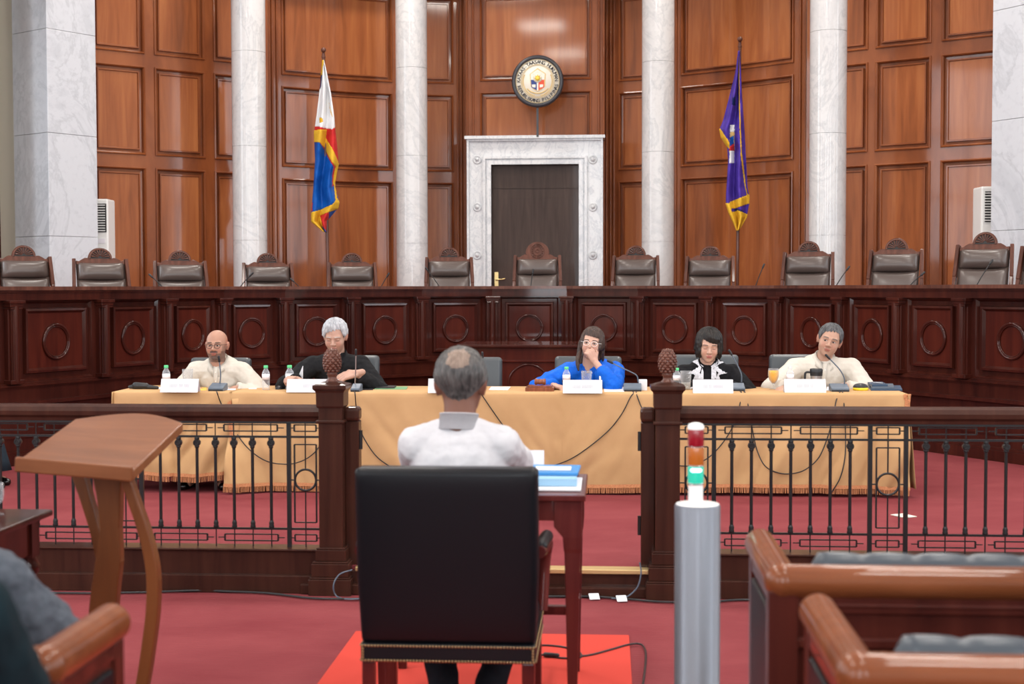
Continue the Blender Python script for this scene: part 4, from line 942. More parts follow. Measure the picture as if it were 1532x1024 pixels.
def person(label, o):
    """o: hip (x,y,z), neck (x,y,z base of neck), head centre + rotation, shoulders width, hands, legs"""
    hip, neck, hd = Vector(o['hip']), Vector(o['neck']), Vector(o['head']); f = Vector(o.get('face', (0, -1, 0))); rt = Vector((-f.y, f.x, 0)) * -1   # rt: image right for f=-y
    rt = Vector((0, 0, 1)).cross(f) * 1.0     # f=-y -> +x
    up = (neck - hip).normalized(); sw = o.get('sw', .20); sc = o.get('hs', 1.0); sk = tuple(c * .80 for c in o['skin']); bulk = o.get('bulk', 1)
    HR = (Matrix.Rotation(math.atan2(f.y, f.x) + PI / 2, 3, 'Z') @ Matrix.Rotation(o.get('hyaw', 0), 3, 'Z') @ Matrix.Rotation(o.get('hpitch', 0), 3, 'X') @ Matrix.Rotation(o.get('hroll', 0), 3, 'Y'))
    chest = hip.lerp(neck, .72); belly = hip.lerp(neck, .36); sh = {}
    for s in (-1, 1): sh[s] = neck - up * .075 + rt * s * sw + f * o.get('shf', .0)
    arms = {}
    for s in (-1, 1):
        H = o['hands'][0 if s < 0 else 1]; el, wr = ik(sh[s], H['w'], .285, .25, H.get('pole', rt * s * .8 + Vector((0, 0, -1)) - f * .2)); arms[s] = (el, wr, H)
    legs = o.get('legs') or {s: (hip + rt * s * .09, hip + f * .43 + rt * s * .12 + Vector((0, 0, -.01)), hip + f * .45 + rt * s * .12 + Vector((0, 0, -(hip.z - o.get('floor', ZM)) + .09))) for s in (-1, 1)}
    # --- body under the clothes
    b = MB(); b.cap(sh[-1], sh[1], .05); b.ell(chest, (.13 * bulk, .095 * bulk, .16)); b.ell(belly, (.13 * bulk, .10 * bulk, .15)); b.ell(hip, (.15, .12, .11)); b.cap(chest, neck + up * .02, .07, .05)
    for s in (-1, 1):
        a, k, w = sh[s], arms[s][0], arms[s][1]; b.cap(a, k, .045, .036); b.cap(k, w, .036, .024)
        h0, kn, an = legs[s]; b.cap(h0, kn, .07, .05); b.cap(kn, an, .05, .035); b.cap(an + Vector((0, 0, -.04)), an + f * .13 + Vector((0, 0, -.05)), .035, .025)
        H = arms[s][2]; hand(b, w, H.get('d', f), H.get('n', Vector((0, 0, -1))), H.get('side', s * -1), H.get('curl', .35), sc=H.get('sc', 1.0 * o.get('hands_sc', 1.05)), spread=H.get('spread', .12), thumb_curl=H.get('tc', .4))
    V, Fs, N = evalmesh(b, [('REMESH', dict(mode='VOXEL', voxel_size=o.get('vox', .0055)))]) 
    cols = np.tile(np.array(sk), (len(V), 1))
    hv, D = star(lambda P: head_sdf(P, o), 170, 200); hv = hv.reshape(-1, 3); hc = head_color(hv, o, sk)
    R = np.array([list(r) for r in HR]); hw = (hv * sc) @ R.T + np.array(hd)
    org = np.array([hip.x, hip.y, o.get('floor', ZM)])
    Vall = np.vstack([V, hw]) - org; n0 = len(V); Fall = Fs + [tuple(i + n0 for i in q) for q in grid_faces(170, 200)]
    body = mesh_obj('person', Vall, Fall, 'skin', None, cols=np.vstack([cols, hc])); body.location = org; tag(body, label, 'person')
    org_v = Vector(org)
    def hp(v): return HR @ (Vector(v) * sc) + hd
    def child(mb, n, mt_, **k): return mb.build(n, mt_, body, **k)
    # --- hair: a shell over the head
    if 'hair' in o:
        mt_, fn = o['hair']; c0 = np.array((0, 0, -.01)); x = D[..., 0]; y = D[..., 1]; z = D[..., 2]; th = fn(x, y, z)
        base = hv.reshape(170, 200, 3); base = np.where((np.abs(base[..., 0]) > .075)[..., None], c0 + (base - c0) * (.078 / np.maximum(np.abs(base[..., 0]), .078))[..., None], base)
        rn = np.array([[noise.noise(Vector((D[i, j, 0] * 9, D[i, j, 1] * 9, D[i, j, 2] * 4))) for j in range(200)] for i in range(170)])
        th = np.where(th > 0, th * (1 + .18 * rn), th); hh = base + D * th[..., None]; hh = (hh.reshape(-1, 3) * sc) @ R.T + np.array(hd) - org
        # keep only the covered part
        keep = (th > -.0035).reshape(-1); Fh = [q for q in grid_faces(170, 200)[:-2] if keep[q[0]] and keep[q[1]] and keep[q[2]] and keep[q[3]]]
        if keep[:200].all(): Fh.append(tuple(range(200)))
        hobj = mesh_obj('hair', hh, Fh, mt_, body)
        if 'thin' in o:
            dv = Vector(o['thin'][0]).normalized(); cz_ = D @ np.array(dv); cz_ = (cz_ + .02 * rn).reshape(-1); h2 = hh + ((D.reshape(-1, 3) @ R.T) * .0012); Ft = [q for q in grid_faces(170, 200)[:-2] if min(cz_[list(q)]) > o['thin'][1]]; mesh_obj('thinning_hair', h2, Ft, 'hair_thin', hobj)
        if 'locks' in o:
            m = MB()
            for pts, rr in o['locks']: m.tube(spline([hp(p) for p in pts], 6), [np.interp(k / ((len(pts) - 1) * 6), np.linspace(0, 1, len(rr)), rr) * sc for k in range((len(pts) - 1) * 6 + 1)], 10)
            V2, F2, N2 = evalmesh(m, [('REMESH', dict(mode='VOXEL', voxel_size=.005)), ('SMOOTH', dict(factor=.5, iterations=4))]); V2 = wrinkle(V2, N2, .003, 50)
            mesh_obj('hair_locks', V2 - org, F2, mt_, hobj)
    if o.get('glasses'):
        gm, rr = o['glasses'], .0215; m = MB()
        for s in (-1, 1):
            pts = [hp((s * .031 + rr * 1.05 * math.cos(a), -.103 + abs(s * .031 + rr * math.cos(a)) * .12, .001 + rr * .86 * math.sin(a))) for a in [2 * PI * k / 20 for k in range(21)]]; m.tube(pts, .0017 * sc, 6)
            m.tube([hp((s * .052, -.098, .008)), hp((s * .078, -.06, .010)), hp((s * .083, .01, .012))], .0016 * sc, 6)
        m.tube([hp((-.010, -.104, .004)), hp((0, -.106, .007)), hp((.010, -.104, .004))], .0015 * sc, 6); child(m, 'glasses', gm)
    # --- clothes
    top, tm = o['top'], MB(); pad_ = o.get('pad', .018)
    tm.cap(sh[-1] + up * .004, sh[1] + up * .004, .052 + pad_); tm.ell(chest, (.155 * bulk + pad_, .11 * bulk + pad_, .17)); tm.ell(belly, (.155 * bulk + pad_, .115 * bulk + pad_, .17)); tm.ell(hip + up * .02, (.17 * bulk + pad_, .125 + pad_, .11))
    tm.cap(chest + up * .06, neck - up * .01, .085, .064 * o.get('nk', 1)); tm.cap(neck - up * .03, neck + up * .004 - f * .006, .066, .060); 
    for s in (-1, 1): tm.cap(neck - up * .015, sh[s] + up * .012, .052, .046 + pad_ * .6)
    for s in (-1, 1):
        a, k, w = sh[s], arms[s][0], arms[s][1]; sl = arms[s][2].get('sleeve', .93); cuff = k.lerp(w, sl); tm.cap(a, k, .054 + pad_, .043 + pad_); tm.tube([k, k.lerp(w, .5), cuff], [.043 + pad_, .038 + pad_, .033 + pad_ * .8], 16)
        tm.ell(k, (.043 + pad_,) * 3)
    V, Fs, N = evalmesh(tm, [('REMESH', dict(mode='VOXEL', voxel_size=o.get('cvox', .0065))), ('SMOOTH', dict(factor=.5, iterations=o.get('csm', 9)))])
    V = wrinkle(V, N, o.get('wr', .006), o.get('wsc', 11), hip.x); V = wrinkle(V, N, o.get('wr', .006) * .4, 26, 3)
    shirt = mesh_obj(o.get('topname', 'shirt'), V - org, Fs, top, body)
    bvh = BVHTree.FromPolygons([Vector(v) for v in V], Fs)
    if o.get('bottom', True):
        m = MB(); m.ell(hip - up * .01, (.17, .14, .12))
        for s in (-1, 1): h0, kn, an = legs[s]; m.cap(h0, kn, .09, .07); m.tube([kn, kn.lerp(an, .5), an + Vector((0, 0, -.03))], [.07, .062, .056], 16); m.ell(kn, (.07,) * 3)
        V2, F2, N2 = evalmesh(m, [('REMESH', dict(mode='VOXEL', voxel_size=.011)), ('SMOOTH', dict(factor=.5, iterations=5))]); V2 = wrinkle(V2, N2, .008, 12)
        mesh_obj('trousers', V2 - org, F2, o.get('trouser', 'trousers'), body)
        for s in (-1, 1):
            an = legs[s][2]; ff = (f + rt * s * .15).normalized(); fz = an.z - .085 if not o.get('toe') else 0
            m = MB(); a = an + Vector((0, 0, -.055)); m.ell(a + ff * -.01, (.042, .05, .04)); m.cap(a + Vector((0, 0, .0)), a + ff * .17 + Vector((0, 0, -.012 + o.get('toe', 0))), .040, .032)
            V3, F3, N3 = evalmesh(m, [('REMESH', dict(mode='VOXEL', voxel_size=.008)), ('SMOOTH', dict(factor=.5, iterations=2))]); mesh_obj('shoe', V3 - org, F3, 'shoe', body)
    # collar
    if o.get('collar'):
        kind, cm = o['collar']; nb = neck + up * .0; m = MB(); n = 40; ax = (hd - nb).normalized(); ax = (ax * .6 + up * .4).normalized(); U1 = rt - ax * rt.dot(ax); U1.normalize(); V1 = ax.cross(U1)   # V1 ~ back
        if V1.dot(f) > 0: V1 = -V1
        r0 = .073 * sc * o.get('cr', 1); gap = {'shirt': .22, 'stand': .12, 'open': .5, 'band': 0.0}[kind]; vs = []
        for i in range(n + 1):
            a = gap + (2 * PI - 2 * gap) * i / n; dirv = -V1 * math.cos(a) + U1 * math.sin(a)    # a=0 front
            fr_ = max(0, math.cos(a)); e = min(i, n - i) / n
            lean = f * (.012 * fr_)
            hgt = .046 if kind != 'band' else .055
            if kind == 'band': hgt = .034
            top_ = nb + dirv * (r0 * (.97 if kind != 'band' else .92)) + ax * (hgt * (1 - .5 * fr_)) + lean - ax * .02 * fr_; bot = nb + dirv * (r0 * (1.06 if kind != 'band' else 1.16)) - ax * (.03 if kind != 'band' else .022) + lean - ax * .03 * fr_
            fl_ = nb + dirv * (r0 * 1.26) - ax * (.010 + .030 * fr_ + (.034 if e < .05 else 0)) + f * (.034 * fr_) + lean
            vs += [bot, top_, fl_] if kind != 'band' else [bot, top_, top_ + dirv * .006]
        m.add(vs, [(3 * i + j, 3 * i + 3 + j, 3 * i + 4 + j, 3 * i + 1 + j) for i in range(n) for j in range(2)], True); child(m, 'collar', cm, solid=.004)
    if o.get('placket'):
        m = MB(); pts = []
        for k in range(12):
            p = neck.lerp(hip, .06 + .6 * k / 11) + f * .5; h, nn, _, _ = bvh.ray_cast(p, -f)
            if h: pts.append(h + f * .002)
        if len(pts) > 2:
            vs = [];  [vs.extend([p - rt * .016, p + rt * .016]) for p in pts]; m.add(vs, [(2 * i, 2 * i + 1, 2 * i + 3, 2 * i + 2) for i in range(len(pts) - 1)], True); pk = child(m, 'placket', o['placket'], solid=.004)
            m = MB(); 
            for k in (2, 5, 8): m.ell(pts[k] + f * .004, (.005, .003, .005))
            m.build('button', 'pearl', pk)
    return body, dict(sh=sh, arms=arms, bvh=bvh, hp=hp, neck=neck, hip=hip, rt=rt, f=f, HR=HR)

def hair_short(front=.5, t=.012, rough=1.0, sweep=0.0, burn=-.12):
    def fn(x, y, z):
        az = np.arctan2(x, -y); a = np.abs(az)
        lim = np.interp(a, [0, .55, .8, 1.0, 1.18, 1.32, 1.5, 1.8, 2.1, 2.6, PI], [front, front - .02, front - .10, .20, burn, burn + .08, .22, .16, -.10, -.42, -.50])
        lim = lim + rough * (.030 * np.sin(az * 19 + 1) + .022 * np.sin(az * 43)) + sweep * np.sin(az) * (a < 1)
        w = (z - lim) / .22; g = 1 + .16 * np.sin(az * 30 + z * 9) * (1 - np.abs(z)) + .10 * np.sin(az * 57 + 4 * z)
        return np.where(w > 0, t * np.minimum(1, .06 + w * .9) * (1 + .7 * np.clip(z, 0, 1)) * g, -.02)
    return fn
def hair_bob(t=.022, low=-.72, top=.52, az0=.66, part=.1, side=1.0):
    def fn(x, y, z):
        az = np.arctan2(x, -y); a = np.abs(az); tp = top - part * np.sin(az + .5) + .012 * np.sin(az * 23); lo = low + .03 * np.sin(az * 17)
        face = (a < az0 + .04 * np.sin(z * 14)) & (z < tp); w = np.where(face, -1, np.clip((z - lo) / .1, -1, 1)); edge = np.clip((a - az0) / .30, 0, 1); e2 = np.clip((z - tp) / .22, 0, 1); edge = np.maximum(edge, e2)
        g = 1 + .10 * np.sin(az * 34 + 2 * z) + .07 * np.sin(az * 61)
        return np.where(w > 0, t * np.minimum(1, w * 2) * (.18 + .82 * edge) * (1 + side * .5 * np.clip(-z + .2, 0, 1)) * g, -.02)
    return fn
# ================================================================ the long table
YT = U(766, 589, 9.9).y; ZT = .855; TD = .66
def tx(px): return atY(px, 600, YT).x
def tbl(px0, px1, label, grp='cloth-covered tables of the panel'):
    x0, x1 = tx(px0) + .02, tx(px1) - .02; t = thing('long_table', label, 'table', ((x0 + x1) / 2, YT + TD / 2, ZM), grp)
    m = MB(); m.bb((x0, YT + .012, ZT - .035), (x1, YT + TD - .01, ZT - .006)); m.build('tabletop', 'cherry_wood', t, bev=.003)
    for x in (x0 + .06, x1 - .06):
        for y in (YT + .09, YT + TD - .09):
            m = MB(); m.bb((x - .03, y - .03, ZM), (x + .03, y + .03, ZT - .036)); m.build('leg', 'cherry_wood', t, bev=.004)
    return t
tbl(172, 348, 'short wooden table under the raised gold cloth, at the bald man'); tbl(352, 1360, 'long wooden table under the gold cloth, at the four others')
def fold(x, t, seed, x0, x1):
    k = 1 + 1.6 * math.exp(-((x - x1) / .55) ** 2) + 1.6 * math.exp(-((x - x0) / .5) ** 2); u = x + .35 * t * (1 if x > (x0 + x1) / 2 else -1)
    return k * (noise.noise(Vector((x * 2.2, seed, t * .5))) * .045 + noise.noise(Vector((u * 8, seed + 4, t * .8))) * .024)
def cloth(x0, x1, hem, name, label, seed, side0, side1, swag=0):
    """table cloth: flat top, rounded edge, pleated drop"""
    m = MB(); nu = int((x1 - x0) * 60); prof = [(TD - .0, ZT - .30), (TD + .008, ZT - .02), (TD - .008, ZT), (TD * .5, ZT + .001), (.012, ZT), (.003, ZT - .004), (-.002, ZT - .014)]
    nd_ = 26; rows = []
    for k in range(1, nd_ + 1): rows.append(k / nd_)
    V = []; W_ = len(prof) + nd_
    for i in range(nu + 1):
        x = x0 + (x1 - x0) * i / nu; h = hem(x)
        for (y, z) in prof: V.append((x, YT + y, z))
        for t in rows:
            z = ZT - .014 + (h - ZT + .014) * t
            pl = fold(x, t, seed, x0, x1) + noise.noise(Vector((x * 3 + t * 4, seed + 9, t * 2))) * .008
            pl += swag * .03 * math.sin(x * 9 + t * 3) * math.exp(-((x - x0) / .5) ** 2)
            V.append((x + .01 * t * noise.noise(Vector((x * 5, seed, 7))), YT - .004 - (abs(pl) * 1.2 + .008) * min(1, t * 1.6) - .012 * t, z))
    F_ = [(i * W_ + j, (i + 1) * W_ + j, (i + 1) * W_ + j + 1, i * W_ + j + 1) for i in range(nu) for j in range(W_ - 1)]
    m.add(V, F_, True)
    for (xe, on, s) in ((x0, side0, -1), (x1, side1, 1)):       # hanging end
        if not on: continue
        vs = []; n = 22
        for i in range(n + 1):
            y = YT - .02 + (TD + .02) * i / n
            for k in range(13):
                t = k / 12; z = ZT + (hem(xe) - ZT) * t; vs.append((xe + s * (.004 + .03 * t * (1 + .6 * math.sin(y * 22 + seed)) * (t > 0)), y - .03 * t * (i == 0), z))
        m.add(vs, [(i * 13 + k, (i + 1) * 13 + k, (i + 1) * 13 + k + 1, i * 13 + k + 1) for i in range(n) for k in range(12)], True)
    o = m.build(name, 'table_cloth', solid=.003); tag(o, label, 'tablecloth')
    def surf(x, z):
        h = hem(x); t = max(0, min(1, (ZT - .014 - z) / (ZT - .014 - h))); pl = fold(x, t, seed, x0, x1) + noise.noise(Vector((x * 3 + t * 4, seed + 9, t * 2))) * .008
        pl += swag * .03 * math.sin(x * 9 + t * 3) * math.exp(-((x - x0) / .5) ** 2)
        return YT - .004 - (abs(pl) * 1.2 + .008) * min(1, t * 1.6) - .012 * t
    fr = MB(); x = x0
    while x < x1:
        h = hem(x); y = surf(x, h); j = random.uniform(-.004, .004); fr.beam((x, y - .004, h + .012), (x + j, y - .006, h - .042), .0042, .004); x += .0085
    vs = []; n = nu
    for i in range(n + 1): xx = x0 + (x1 - x0) * i / n; y = surf(xx, hem(xx)) - .006; vs += [(xx, y, hem(xx) + .02), (xx, y - .002, hem(xx) - .004)]
    fr.add(vs, [(2 * i, 2 * i + 2, 2 * i + 3, 2 * i + 1) for i in range(n)])
    fr.build('fringe', 'fringe', o)
    return o, surf
ca, sa = cloth(tx(170), tx(347), lambda x: .275 + .018 * math.sin(x * 5 + 1) + .0, 'tablecloth', 'gold tablecloth with raised fringed hem on the short table by the bald man', 2, True, False)
XL = tx(347)
cb, sb = cloth(tx(343), tx(1358), lambda x: .195 + .10 * max(0, 1 - (x - tx(343)) / .035) * 0 + .012 * math.sin(x * 1.3), 'tablecloth', 'wide gold tablecloth on the long table in front of the four others', 5, False, True, 1)
# fringed side edges of the wide cloth
def edge_fringe(path, par, dirn):
    m = MB(); p = spline(path, 40)
    for a, b in zip(p, p[1:]):
        for k in range(1): m.beam(a + Vector((.006, 0, 0)) * 0, a + Vector(dirn) + Vector((0, 0, random.uniform(-.006, .004))), .005, .004, up=(0, 1, 0))
    m.tube(p, .007, 6); return m.build('edge_fringe', 'fringe', par)
def ce(px, py, off=.03): p = atY(px, py, YT - off); return p
edge_fringe([ce(345, 600, .02), ce(347, 640, .045), ce(352, 690, .06), ce(353, 726, .075), ce(362, 736, .08)], cb, (-.022, -.004, -.018))
edge_fringe([ce(1356, 596, .02), ce(1352, 640, .04), ce(1349, 700, .05), ce(1344, 738, .06)], cb, (.026, -.004, -.014))
m = MB(); n = 16; vs = []
for i in range(n + 1):
    t = i / n
    for j in range(9): s = j / 8; p = ce(347 + 6 * t + 9 * s * (1 - .3 * t), 597 + 138 * t, .03 + .05 * t); vs.append((p.x, p.y - .035 * math.sin(s * PI) * t + .02 * s, p.z))
m.add(vs, [(i * 9 + j, i * 9 + j + 1, (i + 1) * 9 + j + 1, (i + 1) * 9 + j) for i in range(n) for j in range(8)], True); m.build('corner_fold', 'table_cloth', cb, solid=.003)
m = MB(); n = 20; vs = []          # bunched cloth tail between the two tables
for i in range(n + 1):
    t = i / n
    for j in range(9): s = j / 8; p = ce(335 + 16 * s, 705 + 27 * math.sin(s * 2.6) * t + 2 * t, -.05 + .05 * s); vs.append(p)
m.add(vs, [(i * 9 + j, i * 9 + j + 1, (i + 1) * 9 + j + 1, (i + 1) * 9 + j) for i in range(n) for j in range(8)], True); m.build('bunched_tail', 'fringe', ca, solid=.006)
m = MB(); n = 14; vs = []          # right end corner falling beyond the table
for i in range(n + 1):
    t = i / n
    for j in range(7): s = j / 6; p = ce(1352 + 11 * s * (1 - .5 * t), 590 + (40 + 20 * t) * t, .01 + .02 * s - .06 * s * s); vs.append(p)
m.add(vs, [(i * 7 + j, i * 7 + j + 1, (i + 1) * 7 + j + 1, (i + 1) * 7 + j) for i in range(n) for j in range(6)], True); m.build('corner_drape', 'fringe', cb, solid=.004)

# ---- chairs behind the table
def panel_chair(px, w, ytop, D, label):
    p = XY(px, D); W = w * D / F; zt = 1.6 - (ytop - 431) * D / F - ZM
    t = thing('panel_chair', label, 'chair', (p.x, p.y, ZM), 'dark leather chairs behind the long table')
    B = lambda mb, n, mt_, **kw: mb.build(n, mt_, t, world=False, **kw)
    m = MB(); R = Matrix.Rotation(-.08, 3, 'X'); m.box((0, 0, (zt + .42) / 2), (W, .09, zt - .42), R); B(m, 'backrest', 'grey_leather', bev=.03, seg=4)
    m = MB(); m.box((0, -.27, .385), (W, .50, .09)); B(m, 'seat', 'grey_leather', bev=.025, seg=3)
    for x in (-1, 1):
        for y in (-.48, -.03): m = MB(); m.beam((x * (W / 2 - .03), y, 0), (x * (W / 2 - .03), y, .345), .04, .04, up=(0, 1, 0)); B(m, 'leg', 'cherry_wood', bev=.004)
for a in ((329, 91, 535, 11.08, 'dark leather chair behind the bald man in a cream shirt'), (521, 92, 532, 11.08, 'dark leather chair behind the white-haired man'), (705, 92, 535, 11.08, 'empty dark leather chair hidden in part by the witness head'),
          (880, 100, 534, 11.08, 'grey leather chair behind the woman in the blue blouse'), (1056, 98, 532, 11.08, 'grey leather chair behind the woman in the embroidered black jacket'), (1201, 98, 532, 11.08, 'dark leather chair behind the man leaning his head to one side')):
    panel_chair(*a)

# ---- people of the panel
def panel_person(px, py, D, label, sw, hands, skin_, drop=.135, lean=.17, **k):
    h = U(px, py, D); nk = Vector((h.x + k.get('ndx', 0), h.y + .055, h.z - drop)); hip = Vector((nk.x + k.get('hdx', 0), nk.y + lean, ZM + .49))
    o = dict(head=h, neck=nk, hip=hip, sw=sw, hands=hands, skin=skin_, vox=.0055, shf=.03); o.update(k); return person(label, o)
def W(px, py, D): return U(px, py, D)
Dn = Vector((0, 0, -1))
# bald man
panel_person(324.3, 517.5, 10.5, 'bald bearded person with glasses in a cream shirt, seated at the short table', .172,
    [dict(w=W(292, 582, 10.38), d=(.6, -.3, -.1), pole=(-1, .1, -.7), sleeve=.97), dict(w=W(352, 582, 10.38), d=(-.6, -.3, -.1), pole=(1, .1, -.7), sleeve=.97)], (.50, .27, .19), drop=.128,
    hs=.98, beard=(.06, .045, .045), top='barong', topname='barong_shirt', collar=('shirt', 'barong'), placket='barong', glasses='black_plastic', bulk=1.06, wide=1.02, pad=.024, brow=(.05, .03, .025), jaw=1.08, gaze=(0, 0), neckr=.056)
# white-haired man
panel_person(501.5, 504.5, 10.5, 'white-haired person in a black shirt looking down, behind the pinecone post', .185,
    [dict(w=W(446, 569, 10.2), d=(-.4, -.9, .3), pole=(-1, .2, -.6), sleeve=.9, curl=.6), dict(w=W(534, 559, 10.25), d=(-.93, -.25, -.18), n=(-.1, .55, -.85), pole=(.9, .3, -.9), sleeve=.86, curl=.45, sc=1.12)], (.56, .33, .25), drop=.150, lean=.15,
    hs=1.02, hpitch=.30, closed=True, hair=('hair_white', hair_short(.73, .014, 1, .14, .14)), top='charcoal_suit', topname='black_shirt', collar=('open', 'charcoal_suit'), brow=(.45, .42, .40), browa=.5, pad=.026, wr=.009)
# woman in blue
panel_person(885.5, 515, 10.45, 'person in a bright blue blouse with glasses, resting chin on a fist', .168,
    [dict(w=W(829, 578, 10.2), d=(.75, -.6, -.1), pole=(-1, .1, -.4), sleeve=.94, curl=.7), dict(w=W(890, 541, 10.33), d=(-.42, -.12, .9), n=(-.55, .75, .2), side=-1, pole=(1, -.1, -1.1), sleeve=.72, curl=1.15, sc=.95)], (.64, .38, .29), drop=.145,
    hs=.98, hroll=.13, hpitch=-.06, hyaw=-.12, gaze=(-.002, .002), hair=('hair_brown', hair_bob(.017, -.35, .66, .74, .10, .6)), locks=[([(-.060, -.02, .06), (-.082, -.02, .0), (-.082, -.03, -.08), (-.080, -.06, -.15), (-.062, -.08, -.215)], (.018, .019, .021, .020, .009)), ([(.062, .03, .06), (.080, .035, 0), (.082, .045, -.07), (.095, .06, -.12)], (.020, .020, .020, .010)), ([(-.04, .06, -.05), (-.06, .05, -.12), (-.07, .02, -.18)], (.04, .036, .02)), ([(.04, .06, -.05), (.05, .06, -.12)], (.04, .03))],
    top='blue_blouse', topname='blue_blouse', collar=('open', 'blue_blouse'), placket='blue_blouse', glasses='pearl', lip=(.50, .12, .12), bulk=1.04, pad=.026, wr=.010, jaw=.96, brow=(.06, .035, .03))
# woman in black with embroidery
wb, wi = panel_person(1060.5, 518, 10.45, 'person in a black jacket with white embroidery, reading with eyes lowered', .178,
    [dict(w=W(1045, 577, 10.22), d=(.5, -.8, 0), pole=(-1, .1, -.6)), dict(w=W(1086, 577, 10.22), d=(-.5, -.8, 0), pole=(1, .1, -.6))], (.66, .40, .30), drop=.150,
    hs=1.0, hpitch=.22, hroll=.05, closed=True, hair=('hair_black', hair_bob(.024, -.66, .66, .70, .24, 1.0)), top='black_cloth', topname='black_jacket', collar=('open', 'black_cloth'), lip=(.50, .16, .14), bulk=1.04, pad=.026, wr=.007, jaw=1.05, wide=1.03, brow=(.10, .06, .05))
# embroidery on the jacket, laid on its surface
def embroider(polys_px):
    m = MB(); c = wi['bvh']; st_ = .42
    y0 = wi['neck'].y - .5
    idx = {}
    for poly in polys_px:
        xs = [p[0] for p in poly]; ys = [p[1] for p in poly]; x = min(xs)
        ii = 0; nx = int((max(xs) - min(xs)) / st_) + 1; ny = int((max(ys) - min(ys)) / st_) + 1
        def pt(i, j):
            k = (round((min(xs) + i * st_) / .05), round((min(ys) + j * st_) / .05))
            if k not in idx:
                q = atY(min(xs) + i * st_, min(ys) + j * st_, y0); d_ = (q - CAMP).normalized(); h, n_, _, _ = c.ray_cast(q, d_)
                idx[k] = None
                if h: idx[k] = len(m.v); m.v.append(h - d_ * .004)
            return idx[k]
        for i in range(nx):
            for j in range(ny):
                if inpoly(min(xs) + (i + .5) * st_, min(ys) + (j + .5) * st_, poly):
                    q = [pt(i, j), pt(i + 1, j), pt(i + 1, j + 1), pt(i, j + 1)]
                    if None not in q: m.f.append(q); m.sm.append(True); m.mi.append(0)
    return m.build('embroidery', 'embroidery', wb, solid=.002)
def z4(x, y): return (980 + x / 7.66, 470 + y / 7.66)
def jag(pts, n=3, a=10):
    out = []
    for (x0, y0), (x1, y1) in zip(pts, pts[1:]):
        L = math.hypot(x1 - x0, y1 - y0); k = max(1, int(L / 34)); nx, ny = -(y1 - y0) / L, (x1 - x0) / L
        for i in range(k): out += [(x0 + (x1 - x0) * i / k, y0 + (y1 - y0) * i / k), (x0 + (x1 - x0) * (i + .5) / k + nx * a, y0 + (y1 - y0) * (i + .5) / k + ny * a)]
    return out
right = [jag([(645, 620), (720, 590)]) + jag([(720, 600), (760, 640), (828, 675)]) + jag([(828, 675), (760, 690), (700, 712)], a=-4) + [(745, 748), (645, 748)], [(700, 560), (730, 490), (738, 520), (735, 545), (820, 546), (760, 566), (735, 575), (700, 605), (670, 612)], [(640, 600), (690, 560), (700, 600), (660, 640)]]
left = [[(555, 625), (520, 580)] + jag([(500, 600), (440, 640), (365, 675)], a=-10) + jag([(365, 675), (440, 690), (480, 712)], a=4) + [(440, 748), (555, 748)], [(500, 560), (480, 450), (470, 455), (468, 520), (385, 525), (440, 556), (470, 572), (510, 605), (535, 612)], [(555, 600), (500, 560), (500, 600), (540, 640)]]
embroider([[z4(*p) for p in q] for q in right + left])
# man leaning
panel_person(1240.8, 510.5, 10.45, 'grey-haired person in a cream shirt with head tilted, beside the steel mug', .205,
    [dict(w=W(1176, 580, 10.15), d=(-.5, -.8, -.1), pole=(-1, .2, -.6), sleeve=.96), dict(w=W(1262, 578, 10.25), d=(-.6, -.7, 0), pole=(1, .1, -.6), sleeve=.9)], (.56, .33, .24), drop=.142, ndx=-.03, hdx=-.04,
    hs=1.02, hroll=.28, hpitch=.04, hyaw=-.14, hair=('hair_grey', hair_short(.76, .010, 1, .08, .06)), top='barong', topname='barong_shirt', collar=('shirt', 'barong'), placket='barong', bulk=1.14, pad=.030, jaw=1.1, wide=1.03, gaze=(-.003, 0), brow=(.10, .08, .07))
# ---- witness seen from behind
CHX = U(667, 700, 4.66)
hw_ = U(689.5, 578, 4.95)
person('person in a white suit seen from behind, seated in the big black chair', dict(head=hw_, neck=Vector((hw_.x - .004, hw_.y - .035, hw_.z - .13)), hip=Vector((hw_.x, hw_.y - .02, .57)), face=(0, 1, 0), sw=.150, hs=1.02, floor=0,
    hands=[dict(w=Vector((hw_.x + .16, 5.50, .90)), d=(-.4, .9, 0), pole=(.9, -.2, -.8)), dict(w=Vector((hw_.x - .16, 5.50, .90)), d=(.4, .9, 0), pole=(-.9, -.2, -.8))], skin=(.20, .085, .055), hpitch=.10,
    legs={-1: (Vector((hw_.x + .09, hw_.y, .54)), Vector((hw_.x + .22, 5.38, .53)), Vector((hw_.x + .075, 5.07, .135))), 1: (Vector((hw_.x - .09, hw_.y, .54)), Vector((hw_.x - .20, 5.38, .53)), Vector((hw_.x - .075, 5.07, .135)))},
    hair=('hair_salt', hair_short(.5, .012, .6)), thin=((0, .62, .62), .955), top='white_suit', topname='white_suit_jacket', collar=('band', 'white_suit'), pad=.016, wr=.007, bulk=1.03, cr=.92, vox=.007))
